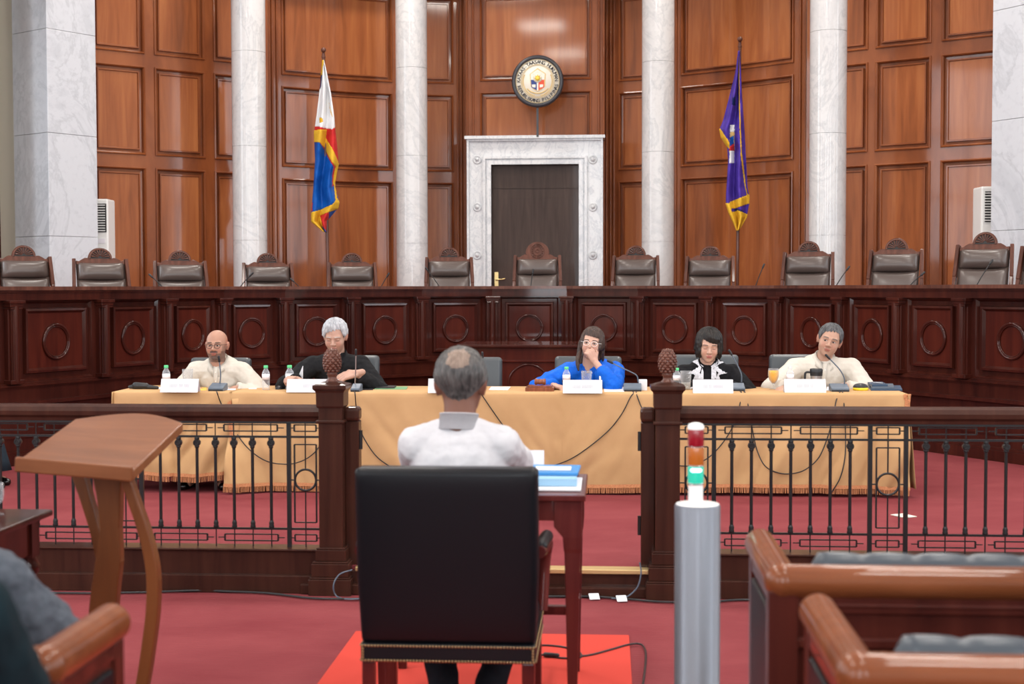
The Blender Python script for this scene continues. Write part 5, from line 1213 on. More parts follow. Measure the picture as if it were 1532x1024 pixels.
# ---- onlookers at the left edge
g = XY(-122, 3.25)
person('person in a grey suit seated at the lectern side, only the arm showing', dict(head=Vector((g.x, g.y + .03, 1.13)), neck=Vector((g.x, g.y, .985)), hip=Vector((g.x, g.y - .08, .55)), face=(0, 1, 0), sw=.175, floor=0,
    hands=[dict(w=U(-25, 990, 3.38), d=(-.6, .7, -.3), pole=(1, .2, -.5)), dict(w=Vector((g.x - .14, g.y + .3, .72)), d=(.3, .9, 0))], skin=(.4, .22, .15), hair=('hair_black', hair_short()), top='grey_suit', topname='grey_suit_jacket', pad=.03, wr=.014, wsc=9, vox=.008, collar=('shirt', 'white_shirt')))
g = XY(-240, 2.2)
person('person in a dark teal jacket at the near left corner, behind the rolled pew arm', dict(head=Vector((g.x, g.y + .03, 1.30)), neck=Vector((g.x, g.y, 1.15)), hip=Vector((g.x, g.y - .06, .62)), face=(0, 1, 0), sw=.19, floor=0,
    hands=[dict(w=Vector((g.x + .14, g.y + .42, .70)), d=(-.3, .9, 0)), dict(w=Vector((g.x - .14, g.y + .42, .70)), d=(.3, .9, 0))], skin=(.4, .22, .15), hair=('hair_black', hair_short()), top='teal_cloth', topname='teal_jacket', pad=.03, wr=.006, vox=.008))
g = XY(-68, 10.3)
pb, pi_ = person('person in a long dark coat standing at the left edge beyond the railing', dict(head=Vector((g.x, g.y, ZM + 1.56)), neck=Vector((g.x, g.y, ZM + 1.40)), hip=Vector((g.x, g.y, ZM + .90)), face=(1, 0, 0), sw=.15,
    hands=[dict(w=Vector((g.x + .1, g.y - .12, ZM + .95)), d=(1, 0, -.2)), dict(w=Vector((g.x + .1, g.y + .12, ZM + .95)), d=(1, 0, -.2))], skin=(.4, .22, .15), hair=('hair_black', hair_short()), top='navy_coat', topname='navy_jacket', vox=.008,
    legs={s: (Vector((g.x, g.y - s * .09, ZM + .86)), Vector((g.x + .10, g.y - s * .1, ZM + .47)), Vector((g.x + .18 + .02 * s, g.y - s * .12, ZM + .09))) for s in (-1, 1)}))
m = MB(); vs = []; n = 36
for k in range(12):
    t = k / 11
    for i in range(n): a = 2 * PI * i / n; r = (.15 + .17 * t) * (1 + .07 * math.sin(a * 7) * t); vs.append((g.x + r * math.cos(a) + .05 * t, g.y + r * .8 * math.sin(a), ZM + 1.0 - .88 * t))
m.add(vs, [(k * n + i, k * n + (i + 1) % n, (k + 1) * n + (i + 1) % n, (k + 1) * n + i) for k in range(11) for i in range(n)], True); m.build('long_coat', 'navy_coat', pb, solid=.01)
# ================================================================ things on the panel's table
def tz(px, py): return atZ(px, py, ZT)         # a point on the table top
def scl(p): return F / p.y
def name_plate(px0, px1, ybot, ytop, label, faint=''):
    a, b = tz(px0, ybot), tz(px1, ybot); D = (a.y + b.y) / 2; h = (ybot - ytop) / (F / D) * 1.0; w = b.x - a.x; cx = (a.x + b.x) / 2
    t = thing('name_plate', label, 'name plate', (cx, D, ZT), 'white folded name plates on the table')
    m = MB(); m.add([(a.x, D, ZT), (b.x, D, ZT), (b.x, D + .035, ZT + h), (a.x, D + .035, ZT + h), (b.x, D + .07, ZT), (a.x, D + .07, ZT)], [(0, 1, 2, 3), (3, 2, 4, 5)]); m.build('folded_card', 'paper', t, solid=.003)
    if faint:
        V, Fs = text_mb(faint, h * .40); m = MB(); sx = min(1.0, w * .72 / max(.001, max(v.x for v in V) - min(v.x for v in V)))
        m.add([(cx - v.x * sx, D + .035 * ((v.y + h * .38) / h) - .0035, ZT + h * .38 + v.y) for v in V], [f[::-1] for f in Fs]); m.build('show_through_print', 'ink_faint', t)
name_plate(239, 296, 587.5, 567.5, 'white name plate before the bald man, its show-through print unreadable', 'IIII III IIIIII')
name_plate(428, 505, 587.5, 568, 'white name plate before the white-haired man', 'IIIII II IIIII')
name_plate(640, 700, 588.5, 567.5, 'white name plate half hidden by the head of the seated witness', '')
name_plate(842, 901, 589, 569.5, 'white name plate before the woman in the blue blouse', 'IIIIIIII IIIIII')
name_plate(1037, 1097, 589, 569, 'white name plate before the woman in the embroidered jacket', 'IIIIIII II III')
name_plate(1174, 1236, 588, 568.5, 'white name plate before the man beside the steel mug', 'II IIII IIII')
def bottle(px, ybot, h, label, r=.028, cap='green_cap', clear=False):
    p = tz(px, ybot); t = thing('water_bottle', label, 'bottle', tuple(p), 'small clear water bottles on the table'); x, y, z = p
    m = MB(); q = h / .20
    prof = [(.0, .001), (r * .8, .001), (r, .008), (r * .94, .03 * q), (r, .04 * q), (r * .94, .05 * q), (r, .06 * q), (r * .95, .07 * q), (r, .085 * q), (r, .135 * q), (r * .9, .15 * q), (r * .5, .172 * q), (r * .45, .182 * q)]
    m.lathe(prof, p, 18); m.build('bottle_body', 'bottle_plastic', t)
    m = MB(); m.lathe([(r * 1.015, .088 * q), (r * 1.015, .132 * q)], p, 18); m.build('label_band', 'label_film', t, solid=.0005)
    m = MB(); m.lathe([(r * .56, .180 * q), (r * .58, .183 * q), (r * .58, .20 * q), (r * .5, .203 * q), (0, .203 * q)], p, 16); m.build('bottle_cap', cap, t)
bottle(249, 583.5, .178, 'green-capped water bottle standing behind the name plate of the bald man')
bottle(398, 584, .178, 'green-capped water bottle alone between the bald man and the white-haired man')
bottle(433.5, 583.5, .178, 'green-capped water bottle beside the upright folded paper', r=.031)
bottle(847.5, 583.5, .166, 'green-capped water bottle before the sleeve of the blue blouse')
bottle(1012.5, 583, .155, 'green-capped water bottle beside the second pinecone post')
bottle(1182, 583.5, .170, 'colourless water bottle before the cream sleeve, behind a name plate', cap='bottle_plastic')
def tumbler(px, ybot, h, r, label, drink=None, lvl=.3):
    p = tz(px, ybot); t = thing('drinking_glass', label, 'glass', tuple(p)); m = MB()
    m.lathe([(0, .0), (r * .8, 0), (r, h), (r - .0025, h), (r * .8 - .002, .008), (0, .008)], p, 20); m.build('glass_wall', 'glass', t)
    if drink: m = MB(); m.lathe([(0, .009), (r * .8 - .003, .009), (r * (.8 + .2 * lvl) - .004, h * lvl), (0, h * lvl)], p, 20); m.build('drink', drink, t)
tumbler(281, 583, .150, .040, 'glass with a little red drink before the bald man', 'red_drink', .36)
tumbler(877.5, 584, .140, .040, 'empty clear glass before the blue blouse')
tumbler(1026, 584, .140, .042, 'clear glass beside the water bottle near the second pinecone post', 'water', .4)
# goblet of orange juice
p = tz(1157, 583.5); t = thing('juice_goblet', 'stemmed glass full of orange juice standing on a napkin', 'glass', tuple(p))
H = .155; gp = [(.03, 0), (.032, .003), (.006, .01), (.005, .035), (.012, .045), (.030, .07), (.039, .10), (.040, .125), (.036, .155)]
m = MB(); m.lathe(gp + [(r - .002, z) for r, z in gp[:3:-1]] + [(.001, .05)], p, 22); m.build('goblet_glass', 'glass', t)
m = MB(); m.lathe([(.001, .050), (.011, .052), (.0275, .073), (.0365, .10), (.0375, .125), (.0355, .139), (0, .139)], p, 22); m.build('orange_juice', 'juice', t)
m = MB(); m.box(tz(1157, 583.5) + Vector((-.01, .0, -.0)), (.14, .09, .003), Matrix.Rotation(.4, 3, 'Z')); o = m.build('napkin', 'paper', None); tag(o, 'white paper napkin under the orange juice goblet', 'napkin')
# steel mug with black handle
p = tz(1221, 583); t = thing('travel_mug', 'steel travel mug with black lid and handle', 'mug', tuple(p)); m = MB()
m.lathe([(.034, 0), (.036, .01), (.044, .13), (.044, .138)], p, 24); m.build('mug_body', 'steel', t); m = MB(); m.lathe([(.046, .118), (.047, .122), (.047, .145), (.042, .152), (0, .152)], p, 24); m.build('lid', 'black_plastic', t)
m = MB(); m.lathe([(.0445, .100), (.0455, .122)], p, 24); m.tube(spline([p + Vector((-.04, 0, .125)), p + Vector((-.068, 0, .125)), p + Vector((-.080, 0, .11)), p + Vector((-.080, 0, .05)), p + Vector((-.072, 0, .035))], 5), .008, 8); m.build('handle', 'black_plastic', t)
# gavel on its block
p = tz(808, 585); t = thing('sounding_block', 'brown wooden block with a gavel lying on it', 'block', tuple(p)); m = MB(); m.bb((p.x - .102, p.y - .09, ZT), (p.x + .102, p.y + .09, ZT + .03)); m.bb((p.x - .088, p.y - .076, ZT + .03), (p.x + .088, p.y + .076, ZT + .040)); m.build('board', 'gavel_wood', t, bev=.004)
t = thing('gavel', 'small dark wooden gavel resting on its block', 'gavel', (p.x, p.y, ZT + .04)); R = Matrix.Rotation(PI / 2, 3, 'Y') @ Matrix.Rotation(.1, 3, 'X'); c = Vector((p.x + .002, p.y - .02, ZT + .067)); m = MB()
m.lathe([(0, -.040), (.019, -.040), (.023, -.034), (.023, -.024), (.018, -.020), (.020, 0), (.018, .020), (.023, .024), (.023, .034), (.019, .040), (0, .040)], c, 20, R); m.build('gavel_head', 'gavel_wood', t); m = MB(); m.tube([c, c + Vector((.0, .05, -.005)), c + Vector((.012, .115, -.018))], [.006, .008, .010], 10); m.build('gavel_handle', 'gavel_wood', t)
def mic(px0, px1, ybot, neckpts, label, D0=None):
    a, b = tz(px0, ybot), tz(px1, ybot); c = (a + b) / 2; w = b.x - a.x; t = thing('table_microphone', label, 'microphone', (c.x, c.y + .06, ZT), 'gooseneck microphones on the panel table')
    m = MB(); m.prism([(0, 0), (.13, 0), (.13, .052), (.10, .055), (0, .026)], lambda u, v, q: Vector((a.x + q, c.y + u, ZT + v)), w); m.build('base', 'grey_plastic', t, bev=.006)
    m = MB(); m.bb((a.x + .003, c.y - .001, ZT + .002), (b.x - .003, c.y + .01, ZT + .014)); m.build('base_front', 'black_plastic', t)
    yn = c.y + .09; pts = [atY(x, y, yn - .01 * i) for i, (x, y) in enumerate(neckpts)]; s = spline(pts, 7); m = MB(); m.tube(s, .0045, 8); m.build('gooseneck', 'steel' if 'steel' in label else 'grey_plastic', t)
    d = (s[-1] - s[-4]).normalized(); m = MB(); m.cap(s[-1] - d * .005, s[-1] + d * .03, .0085); m.build('capsule', 'black_plastic', t)
    return c
mic(311, 334, 586, [(329, 574), (330, 560), (328, 540)], 'table microphone standing before the bald man')
mic(524, 538, 587, [(531, 576), (532, 555), (532.5, 530)], 'upright steel table microphone at the raised hand of the white-haired man')
mic(700, 722, 586, [(722, 570), (723, 550), (722, 534)], 'table microphone mostly hidden by the head of the witness')
mic(933, 960, 586.5, [(955, 572), (953, 563), (946, 558), (929, 550), (915, 543)], 'table microphone bending towards the woman in the blue blouse')
mic(1096, 1115, 586, [(1109.5, 572), (1109, 560), (1103, 546), (1094, 530)], 'table microphone leaning towards the woman in the embroidered jacket')
mic(1244, 1271, 587, [(1263.5, 575), (1263, 566), (1256, 553), (1240, 536)], 'table microphone leaning towards the man with the tilted head')
def sheet(px0, px1, y0, y1, label, name='paper_sheet', mt_='paper', th=.004, sk=0, cat='paper', z=0, rz=None):
    a, b, c, d = [q + Vector((0, 0, z)) for q in (atZ(px0, y1, ZT), atZ(px1, y1, ZT), atZ(px1 + sk, y0, ZT), atZ(px0 + sk, y0, ZT))]; m = MB(); vs = [a, b, c, d]
    m.add([v for v in vs] + [v + Vector((0, 0, th)) for v in vs], [(3, 2, 1, 0), (4, 5, 6, 7), (0, 1, 5, 4), (1, 2, 6, 5), (2, 3, 7, 6), (3, 0, 4, 7)]); o = m.build(name, mt_, None, bev=.001); tag(o, label, cat); return o
sheet(336, 352, 580.5, 584.5, 'white paper sheet at the elbow of the bald man', sk=2)
sheet(298, 309, 580.5, 585, 'orange card beside the name plate of the bald man', 'card', 'orange_card', cat='card')
sheet(372, 384, 580.5, 583, 'small glass-clear card lying left of the lone water bottle', 'card', 'label_film', cat='card')
sheet(731, 760, 580, 584.5, 'white papers lying beside the witness head', th=.006, sk=4)
sheet(904, 934, 580.5, 587, 'white papers lying between the name plate and the bent microphone', sk=-1, th=.005)
o = sheet(226, 240, 580.3, 583, 'white paper sheet beside the black pouch', sk=2)
sheet(1236, 1246, 580.5, 585.5, 'white paper under the hand beside the last microphone', sk=1, th=.008)
sheet(541, 558, 580.5, 584.5, 'small dark phone lying before the green folder', 'phone', 'black_plastic', .008, 1, 'phone')
sheet(560, 608, 579.9, 583.8, 'thin green folder lying on the gold cloth', 'folder', 'folder_green', .007, 2, 'folder')
sheet(562, 590, 580.2, 583.0, 'black notebook lying on the green folder', 'notebook', 'black_plastic', .008, 3, 'notebook', z=.0085)
# upright folded paper by the white-haired man
a = atZ(440, 582, ZT); b = atZ(452.5, 583.5, ZT); h = .175; m = MB(); m.add([(a.x, a.y, ZT), (b.x, b.y, ZT), (b.x + .005, b.y, ZT + h), (a.x + .02, a.y + .03, ZT + .075)], [(0, 1, 2, 3)]); o = m.build('folded_paper', 'paper', None, solid=.003); tag(o, 'bluish white folded paper standing up beside a green-capped bottle', 'paper')
# computer mouse
p = tz(418.5, 583); m = MB(); m.ell(p + Vector((0, 0, .004)), (.032, .052, .026)); o = m.build('computer_mouse', 'black_plastic', None); tag(o, 'dark computer mouse lying on the gold cloth', 'mouse')
# black pouch
p = tz(213, 583); t = thing('pouch', 'long black pouch lying on the gold cloth near the table end', 'pouch', tuple(p)); m = MB(); m.cap(p + Vector((-.05, 0, .028)), p + Vector((.03, .0, .026)), .026, .022); m.cap(p + Vector((-.095, 0, .018)), p + Vector((-.05, 0, .022)), .012, .02); m.cap(p + Vector((.03, 0, .02)), p + Vector((.115, -.01, .014)), .018, .012); m.build('fabric_body', 'pouch_fabric', t)
# small box by the second post, sunglasses, white dropper bottle, pen
m = MB(); p = tz(962, 585); m.bb((p.x - .03, p.y, ZT), (p.x + .03, p.y + .05, ZT + .08)); o = m.build('tissue_box', 'paper', None, bev=.004); tag(o, 'small white box beside the bent microphone, near the second pinecone post', 'box')
p = tz(898, 583); t = thing('dropper_bottle', 'tiny white bottle standing behind the name plate of the woman in blue', 'bottle', tuple(p)); m = MB(); m.lathe([(0, 0), (.014, 0), (.014, .06), (.008, .07)], p, 14); m.build('bottle_body', 'white_plastic', t); m = MB(); m.lathe([(.008, .07), (.008, .095), (.004, .10), (0, .10)], p, 12); m.build('bottle_cap', 'white_plastic', t)
p = tz(1030, 583); t = thing('tissue', 'crumpled white tissue beside the second pinecone post', 'tissue', tuple(p)); m = MB(); m.ell(p + Vector((0.012, 0, .012)), (.045, .03, .013)); m.ell(p + Vector((.02, .01, .02)), (.022, .02, .022)); V, Fs, N = evalmesh(m, [('REMESH', dict(mode='VOXEL', voxel_size=.004))]); V = wrinkle(V, N, .008, 60); q = mesh_obj('crumple', V - np.array(p), Fs, 'paper', t)
pz = MB(); q = atY(843.5, 573, 10.15); pz.tube([atY(841, 569.5, tz(840, 583).y), atY(846, 583, tz(840, 583).y)], .004, 8); pen = pz.build('pen', 'black_plastic', None); tag(pen, 'slim pen held upright in the hand of the woman in blue', 'pen')
# black and yellow pouch, blue folders at the right end
p = tz(1288, 585); t = thing('zip_pouch', 'black pouch with yellow edge beside the stacked blue folders', 'pouch', tuple(p)); m = MB(); m.ell(p + Vector((0, .02, .026)), (.053, .05, .028), n=24); m.build('pouch_top', 'pouch_fabric', t); m = MB(); m.lathe([(.050, .002), (.055, .008), (.055, .018), (.050, .022)], p + Vector((.0, .012, 0)), 24); m.build('yellow_edge', 'yellow_trim', t)
sheet(1303, 1350, 579.6, 585.5, 'bottom navy folder of the stack at the table end', 'folder', 'folder_navy', .014, -3, 'folder')
sheet(1304, 1338, 580, 585, 'grey-blue folder in the middle of the stack at the table end', 'folder', 'grey_plastic', .014, -2, 'folder', z=.015)
sheet(1305, 1328, 580.3, 584.6, 'dark blue notebook on top of the stack at the table end', 'notebook', 'folder_navy', .014, -8, 'notebook', z=.030)
m = MB(); a = atZ(1306, 582.5, ZT) + Vector((0, 0, .0485)); b = atZ(1320, 583.4, ZT) + Vector((0, 0, .0485)); m.tube([a, b], .004, 8); o = m.build('pen', 'steel', None); tag(o, 'silver pen on the topmost notebook at the table end', 'pen')
# ---- cables
def cable(pts, label, name='cable', r=.004, mt_='black_plastic', grp=None, m_=None):
    o = MB().tube(spline(pts, 8), r, 6).build(name, mt_, None); tag(o, label, 'cable', grp); return o
def onc(px, py):      # hanging just in front of the wide cloth
    q = atY(px, py, YT - .05); x, z = q.x, q.z
    s = sa if x < XL else sb; y = min(sa(x, z), sb(x, z)) - .012; return atY(px, py, y)
cable([tz(324, 586), tz(325, 588.5)] + [onc(*q) for q in ((329, 600), (339, 622), (352, 646), (372, 672), (398, 690), (428, 695), (452, 690), (470, 678), (482, 662))], 'thin black cable looping over the gold cloths below the bald man')
cable([tz(530, 586), tz(531, 588.5)] + [onc(*q) for q in ((533, 610), (538, 640), (548, 662), (565, 685), (590, 703))], 'thin black cable falling beside the first pinecone post to the witness')
cable([tz(716, 586), tz(718, 588.5)] + [onc(*q) for q in ((722, 593), (735, 612), (752, 636), (775, 665), (800, 690))], 'thin black cable slanting down from behind the witness head')
cable([tz(946, 586), tz(948, 588.5)] + [onc(*q) for q in ((943, 595), (930, 620), (910, 645), (880, 670), (852, 688), (820, 700))], 'thin black cable slanting from the bent microphone towards the witness table')
cable([tz(952, 586), tz(952, 588.5)] + [onc(*q) for q in ((955, 598), (962, 615), (975, 640), (985, 660))], 'short black cable slanting from the bent microphone behind the second post')
cable([tz(1107, 585.5), tz(1109, 588.5)] + [onc(*q) for q in ((1106, 610), (1098, 635), (1082, 662), (1060, 685), (1035, 697), (1012, 697))], 'black cable curving down behind the signal tower')
cable([tz(1112, 585.5), tz(1115, 588.5)] + [onc(*q) for q in ((1121, 615), (1126, 645), (1133, 675), (1145, 698), (1165, 708), (1185, 709), (1205, 703), (1225, 685), (1238, 655), (1246, 625), (1251, 600))] + [tz(1256, 588.5), tz(1256, 586)], 'black cable swagging in a long loop between the last two microphones')
cable([tz(1259, 586), tz(1261, 588.5)] + [onc(*q) for q in ((1263, 610), (1265, 650), (1264, 685), (1257, 715), (1243, 739))], 'black cable dropping from the last microphone to the hem')

# ================================================================ witness place
a = U(530, 700, 4.66); b = U(805, 700, 4.66); cx = (a.x + b.x) / 2; W_ = .612; yb = a.y
ch = thing('witness_chair', 'large black leather chair with nail-studded band, seen from behind', 'chair', (cx, yb, 0))
zt = 1.0; m = MB(); n, k = 20, 24; vs = []
for side in (0, 1):
    for j in range(k + 1):
        v = j / k; z = .395 + (zt - .395) * v; w = (W_ / 2) * (.965 + .035 * min(1, v * 2.5)); y = yb + .05 - .06 * v + (.10 if side else 0)
        for i in range(n + 1): u = -1 + 2 * i / n; e = (1 - abs(u) ** 8) * (1 - abs(2 * v - 1) ** 10); vs.append((cx + u * w, y + (.022 * e if side else -.010 * e) * 1.0, z))
N_ = (n + 1) * (k + 1); Fc = [(j * (n + 1) + i, j * (n + 1) + i + 1, (j + 1) * (n + 1) + i + 1, (j + 1) * (n + 1) + i) for j in range(k) for i in range(n)]
Fb = [tuple(N_ + q for q in f[::-1]) for f in Fc]; edge = [i for i in range(n + 1)] + [(j + 1) * (n + 1) - 1 + 0 for j in range(1, k + 1)] + [k * (n + 1) + i for i in range(n - 1, -1, -1)] + [j * (n + 1) for j in range(k - 1, 0, -1)]
Fe = [(edge[i], edge[i - 1], N_ + edge[i - 1], N_ + edge[i]) for i in range(len(edge))]; m.add(vs, Fc + Fb + Fe, False); m.build('backrest', 'black_leather', ch, bev=.02, seg=4, smooth=True)
m = MB(); m.bb((cx - W_ / 2 + .010, yb + .04, .335), (cx + W_ / 2 - .010, yb + .60, .40)); m.build('seat_rail', 'black_leather', ch, bev=.008)
m = MB(); m.box((cx, yb + .37, .43), (W_ - .03, .46, .08)); m.build('seat_cushion', 'black_leather', ch, bev=.03, seg=3)
m = MB()
for zz in (.342, .392):
    for i in range(54): m.ell((cx - W_ / 2 + .016 + i * (W_ - .032) / 53, yb + .038, zz), (.0048, .003, .0048), n=7, m=4)
    for i in range(48): 
        for s in (-1, 1): m.ell((cx + s * (W_ / 2 - .009), yb + .05 + i * .011, zz), (.003, .0048, .0048), n=7, m=4)
for s in (-1, 1):
    for i in range(4): m.ell((cx + s * (W_ / 2 - .018), yb + .038, .352 + i * .010), (.0048, .003, .0048), n=7, m=4)
m.build('nail_trim', 'nail_brass', ch)
for s in (-1, 1):
    m = MB(); m.bb((cx + s * (W_ / 2 - .035) - .021, yb + .045, 0), (cx + s * (W_ / 2 - .035) + .021, yb + .09, .336)); m.build('leg', 'cherry_wood', ch, bev=.004)
    m = MB(); m.bb((cx + s * (W_ / 2 - .035) - .021, yb + .53, 0), (cx + s * (W_ / 2 - .035) + .021, yb + .58, .336)); m.build('leg', 'cherry_wood', ch, bev=.004)
    x = cx + s * (W_ / 2 + .002); m = MB(); m.tube(spline([(x, yb + .12, .70), (x + s * .012, yb + .30, .695), (x + s * .012, yb + .44, .67), (x, yb + .50, .60), (x - s * .01, yb + .47, .42)], 6), .021, 10); ar = m.build('armrest', 'cherry_wood', ch)
    m = MB(); m.cap((x, yb + .16, .712), (x + s * .01, yb + .42, .702), .024); m.build('arm_pad', 'black_leather', ar)
# witness table
ZW = .822; y0 = 5.22; X0_, X1_ = atY(549, 740, y0).x, atY(876, 742, y0).x
wt = thing('witness_table', 'dark red wooden table with square tapered legs in front of the witness', 'table', ((X0_ + X1_) / 2, y0 + .31, 0))
m = MB(); m.bb((X0_, y0, ZW - .022), (X1_, y0 + .62, ZW)); m.build('tabletop', 'cherry_wood', wt, bev=.004)
m = MB(); m.bb((X0_ + .03, y0 + .03, ZW - .10), (X1_ - .03, y0 + .055, ZW - .022)); m.bb((X0_ + .03, y0 + .56, ZW - .10), (X1_ - .03, y0 + .585, ZW - .022)); m.bb((X0_ + .03, y0 + .055, ZW - .10), (X0_ + .055, y0 + .56, ZW - .022)); m.bb((X1_ - .055, y0 + .055, ZW - .10), (X1_ - .03, y0 + .56, ZW - .022)); m.build('apron', 'cherry_wood', wt, bev=.003)
for x, s in ((X0_ + .05, 1), (X1_ - .05, -1)):
    for y in (y0 + .06, y0 + .56):
        m = MB(); q = []; 
        for z, w0, w1 in ((0, .017, .017), (.60, .030, .030), (.615, .033, .033), (.66, .036, .036), (.70, .036, .042), (ZW - .024, .036, .042)):
            q.append([(x + s * 0 + a * (w0 if a * s < 0 else w1 + (.028 if z > .69 else 0) * (1 if a * s > 0 else 0)), y + b * w0, z) for a, b in ((-1, -1), (1, -1), (1, 1), (-1, 1))])
        m.add([p for r in q for p in r], [(4 * i + j, 4 * i + (j + 1) % 4, 4 * i + 4 + (j + 1) % 4, 4 * i + 4 + j) for i in range(5) for j in range(4)] + [(3, 2, 1, 0)]); m.build('leg', 'cherry_wood', wt, bev=.003)
m = MB(); m.bb((X0_ + .05, y0 + .30, .30), (X1_ - .05, y0 + .34, .335)); m.build('stretcher', 'cherry_wood', wt, bev=.004)
m = MB(); m.bb((X1_ - .065, y0 + .06, .30), (X1_ - .035, y0 + .56, .335)); m.build('stretcher', 'cherry_wood', wt, bev=.004)
def wz(px, py, z=0): return atZ(px, py, ZW + z)
def stackbox(px0, px1, y, d, z0, z1, name, mt_, label, cat, bev=.003, rz=0):
    a = atZ(px0, y, ZW + z0); b = atZ(px1, y, ZW + z0); w = b.x - a.x; c = ((a.x + b.x) / 2, a.y + d / 2, 0)
    m = MB(); m.box((c[0], c[1], ZW + (z0 + z1) / 2), (w, d, z1 - z0), Matrix.Rotation(rz, 3, 'Z')); o = m.build(name, mt_, None, bev=bev); tag(o, label, cat); return o
stackbox(786, 869, 735.5, .34, .001, .010, 'document_sheaf', 'paper', 'white sheaf of papers beneath the blue folders on the witness table', 'papers')
stackbox(790, 862, 728, .30, .0105, .042, 'ring_binder', 'folder_light', 'thick pale blue folder on the white sheaf at the witness table', 'folder', rz=.02)
stackbox(788, 866, 712, .24, .0425, .056, 'document_folder', 'folder_blue', 'flat bright blue folder on top of the witness table stack', 'folder', rz=-.03)
stackbox(800, 854, 704.5, .10, .0565, .061, 'note_sheet', 'paper', 'white sheet lying on the topmost blue folder', 'paper', bev=.001)
p = atY(798, 694, 5.74); nt = thing('name_plate', 'white name plate standing at the far side of the witness table', 'name plate', (p.x, p.y, ZW)); a = atY(776, 698, 5.74); b = atY(814, 698, 5.74)
m = MB(); zt_ = atY(798, 674.5, 5.74).z; m.add([(a.x, p.y - .02, ZW + .001), (b.x, p.y - .02, ZW + .001), (b.x, p.y, zt_), (a.x, p.y, zt_), (b.x, p.y + .03, ZW + .001), (a.x, p.y + .03, ZW + .001)], [(0, 1, 2, 3), (3, 2, 4, 5)]); m.build('folded_card', 'paper', nt, solid=.003)
# floor cables near the witness
def fz(px, py, z=.012): return atZ(px, py, z)
cable([fz(780, 968), fz(815, 966), fz(845, 969), fz(866, 976), (fz(868, 984)), fz(840, 985), fz(800, 978)], 'looped black cable on the red mat behind the table leg', r=.0045)
cable([fz(862, 983), fz(885, 980), fz(915, 972), fz(940, 965), fz(957, 964), fz(965, 972), fz(966, 990), fz(962, 1024), fz(955, 1060)], 'black cable running off the red mat towards the silver post', r=.0045)
m = MB(); m.cap(fz(816, 980, .02), fz(834, 981, .02), .011, .009); o = m.build('cable_plug', 'black_plastic', None); tag(o, 'black cable plug lying on the red mat', 'plug')
yp_ = YR - .12
cable([Vector((-4.0, yp_, .01)), fz(80, 887.5, .01), fz(200, 887, .01), fz(300, 884, .01), fz(340, 885.5, .01), fz(400, 888, .01), fz(460, 895, .01), fz(500, 896.5, .01), fz(560, 896, .01), fz(700, 891, .01), fz(800, 893, .01), fz(880, 893, .01), fz(940, 897, .01), fz(990, 901, .01), fz(1060, 901, .01), fz(1110, 898, .01), fz(1200, 899, .01)], 'dark cable running on the carpet along the foot of the railings', r=.006, mt_='pouch_fabric')
cable([atY(527, 853, YR - .14), atY(508, 860, YR - .16), atY(499, 876, YR - .18), fz(503, 892), fz(520, 897), fz(545, 896)], 'thin grey cable looping out from behind the witness chair at the post base', r=.004, mt_='grey_plastic')
cable([atY(957, 842, YR - .13), atY(959, 858, YR - .13), atY(953, 880, YR - .13), fz(935, 895), fz(915, 896)], 'thin grey cable rising along the second gate post', r=.004, mt_='grey_plastic')
for (x, y, l) in ((889, 893, 'white tape square on the riser cable nearest the witness table'), (930, 896, 'white tape square on the riser cable near the second gate post')):
    p = fz(x, y, .018); m = MB(); m.box(p, (.052, .045, .003), Matrix.Rotation(.2, 3, 'Z') @ Matrix.Rotation(.5, 3, 'X')); o = m.build('tape_patch', 'tape', None); tag(o, l, 'tape')
p = atZ(1352, 772, ZM + .004); m = MB(); m.box(p, (.10, .13, .004), Matrix.Rotation(.5, 3, 'Z')); o = m.build('floor_outlet', 'seal_face', None); tag(o, 'small pale floor plate on the carpet behind the pew-side railing', 'floor plate')

# ================================================================ signal tower
p = XY(1044.5, 4.56); t = thing('signal_post', 'round silver-grey metal post standing on the carpet by the pews', 'post', (p.x, p.y, 0)); zt = 1.6 - (757 - 431) * 4.56 / F
m = MB(); m.lathe([(.078, 0), (.078, .01), (.0745, .012), (.0745, zt - .006), (.071, zt)], (p.x, p.y, 0), 48); m.build('post_tube', 'post_metal', t); m = MB(); m.lathe([(.071, zt - .002), (.069, zt + .002), (0, zt + .002)], (p.x, p.y, 0), 48); m.build('post_lid', 'white_plastic', t)
t = thing('signal_light', 'stack light with red amber and lit green lenses on the silver post', 'signal light', (p.x - .006, p.y, zt + .003)); q = Vector((p.x - .006, p.y, 0)); Zs = lambda py: 1.6 - (py - 431) * 4.56 / F
def seg(n_, mt_, y1, y0_, r, par=t, inset=True):
    m = MB(); a, b = Zs(y1), Zs(y0_); m.lathe([(r * .97, a), (r, a + .004), (r, b - .004), (r * .97, b)], q, 28); return m.build(n_, mt_, par)
seg('base_unit', 'white_plastic', 755.5, 728, .024); seg('collar_ring', 'chrome', 728, 725, .0255); seg('green_lens', 'lens_green', 725, 700, .0265); seg('collar_ring', 'chrome', 700, 698, .0255); seg('amber_lens', 'lens_amber', 698, 671, .0262); seg('collar_ring', 'chrome', 671, 669, .0255); seg('red_lens', 'lens_red', 669, 644, .0265)
m = MB(); a = Zs(644); m.lathe([(.0265, a), (.0265, a + .010), (.022, a + .017), (.010, a + .021), (0, a + .021)], q, 28); m.build('top_cap', 'white_plastic', t)
m = MB(); m.ell(q + Vector((0, -.022, Zs(705))), (.019, .006, .009)); m.build('green_bulb', 'lens_bulb', t)

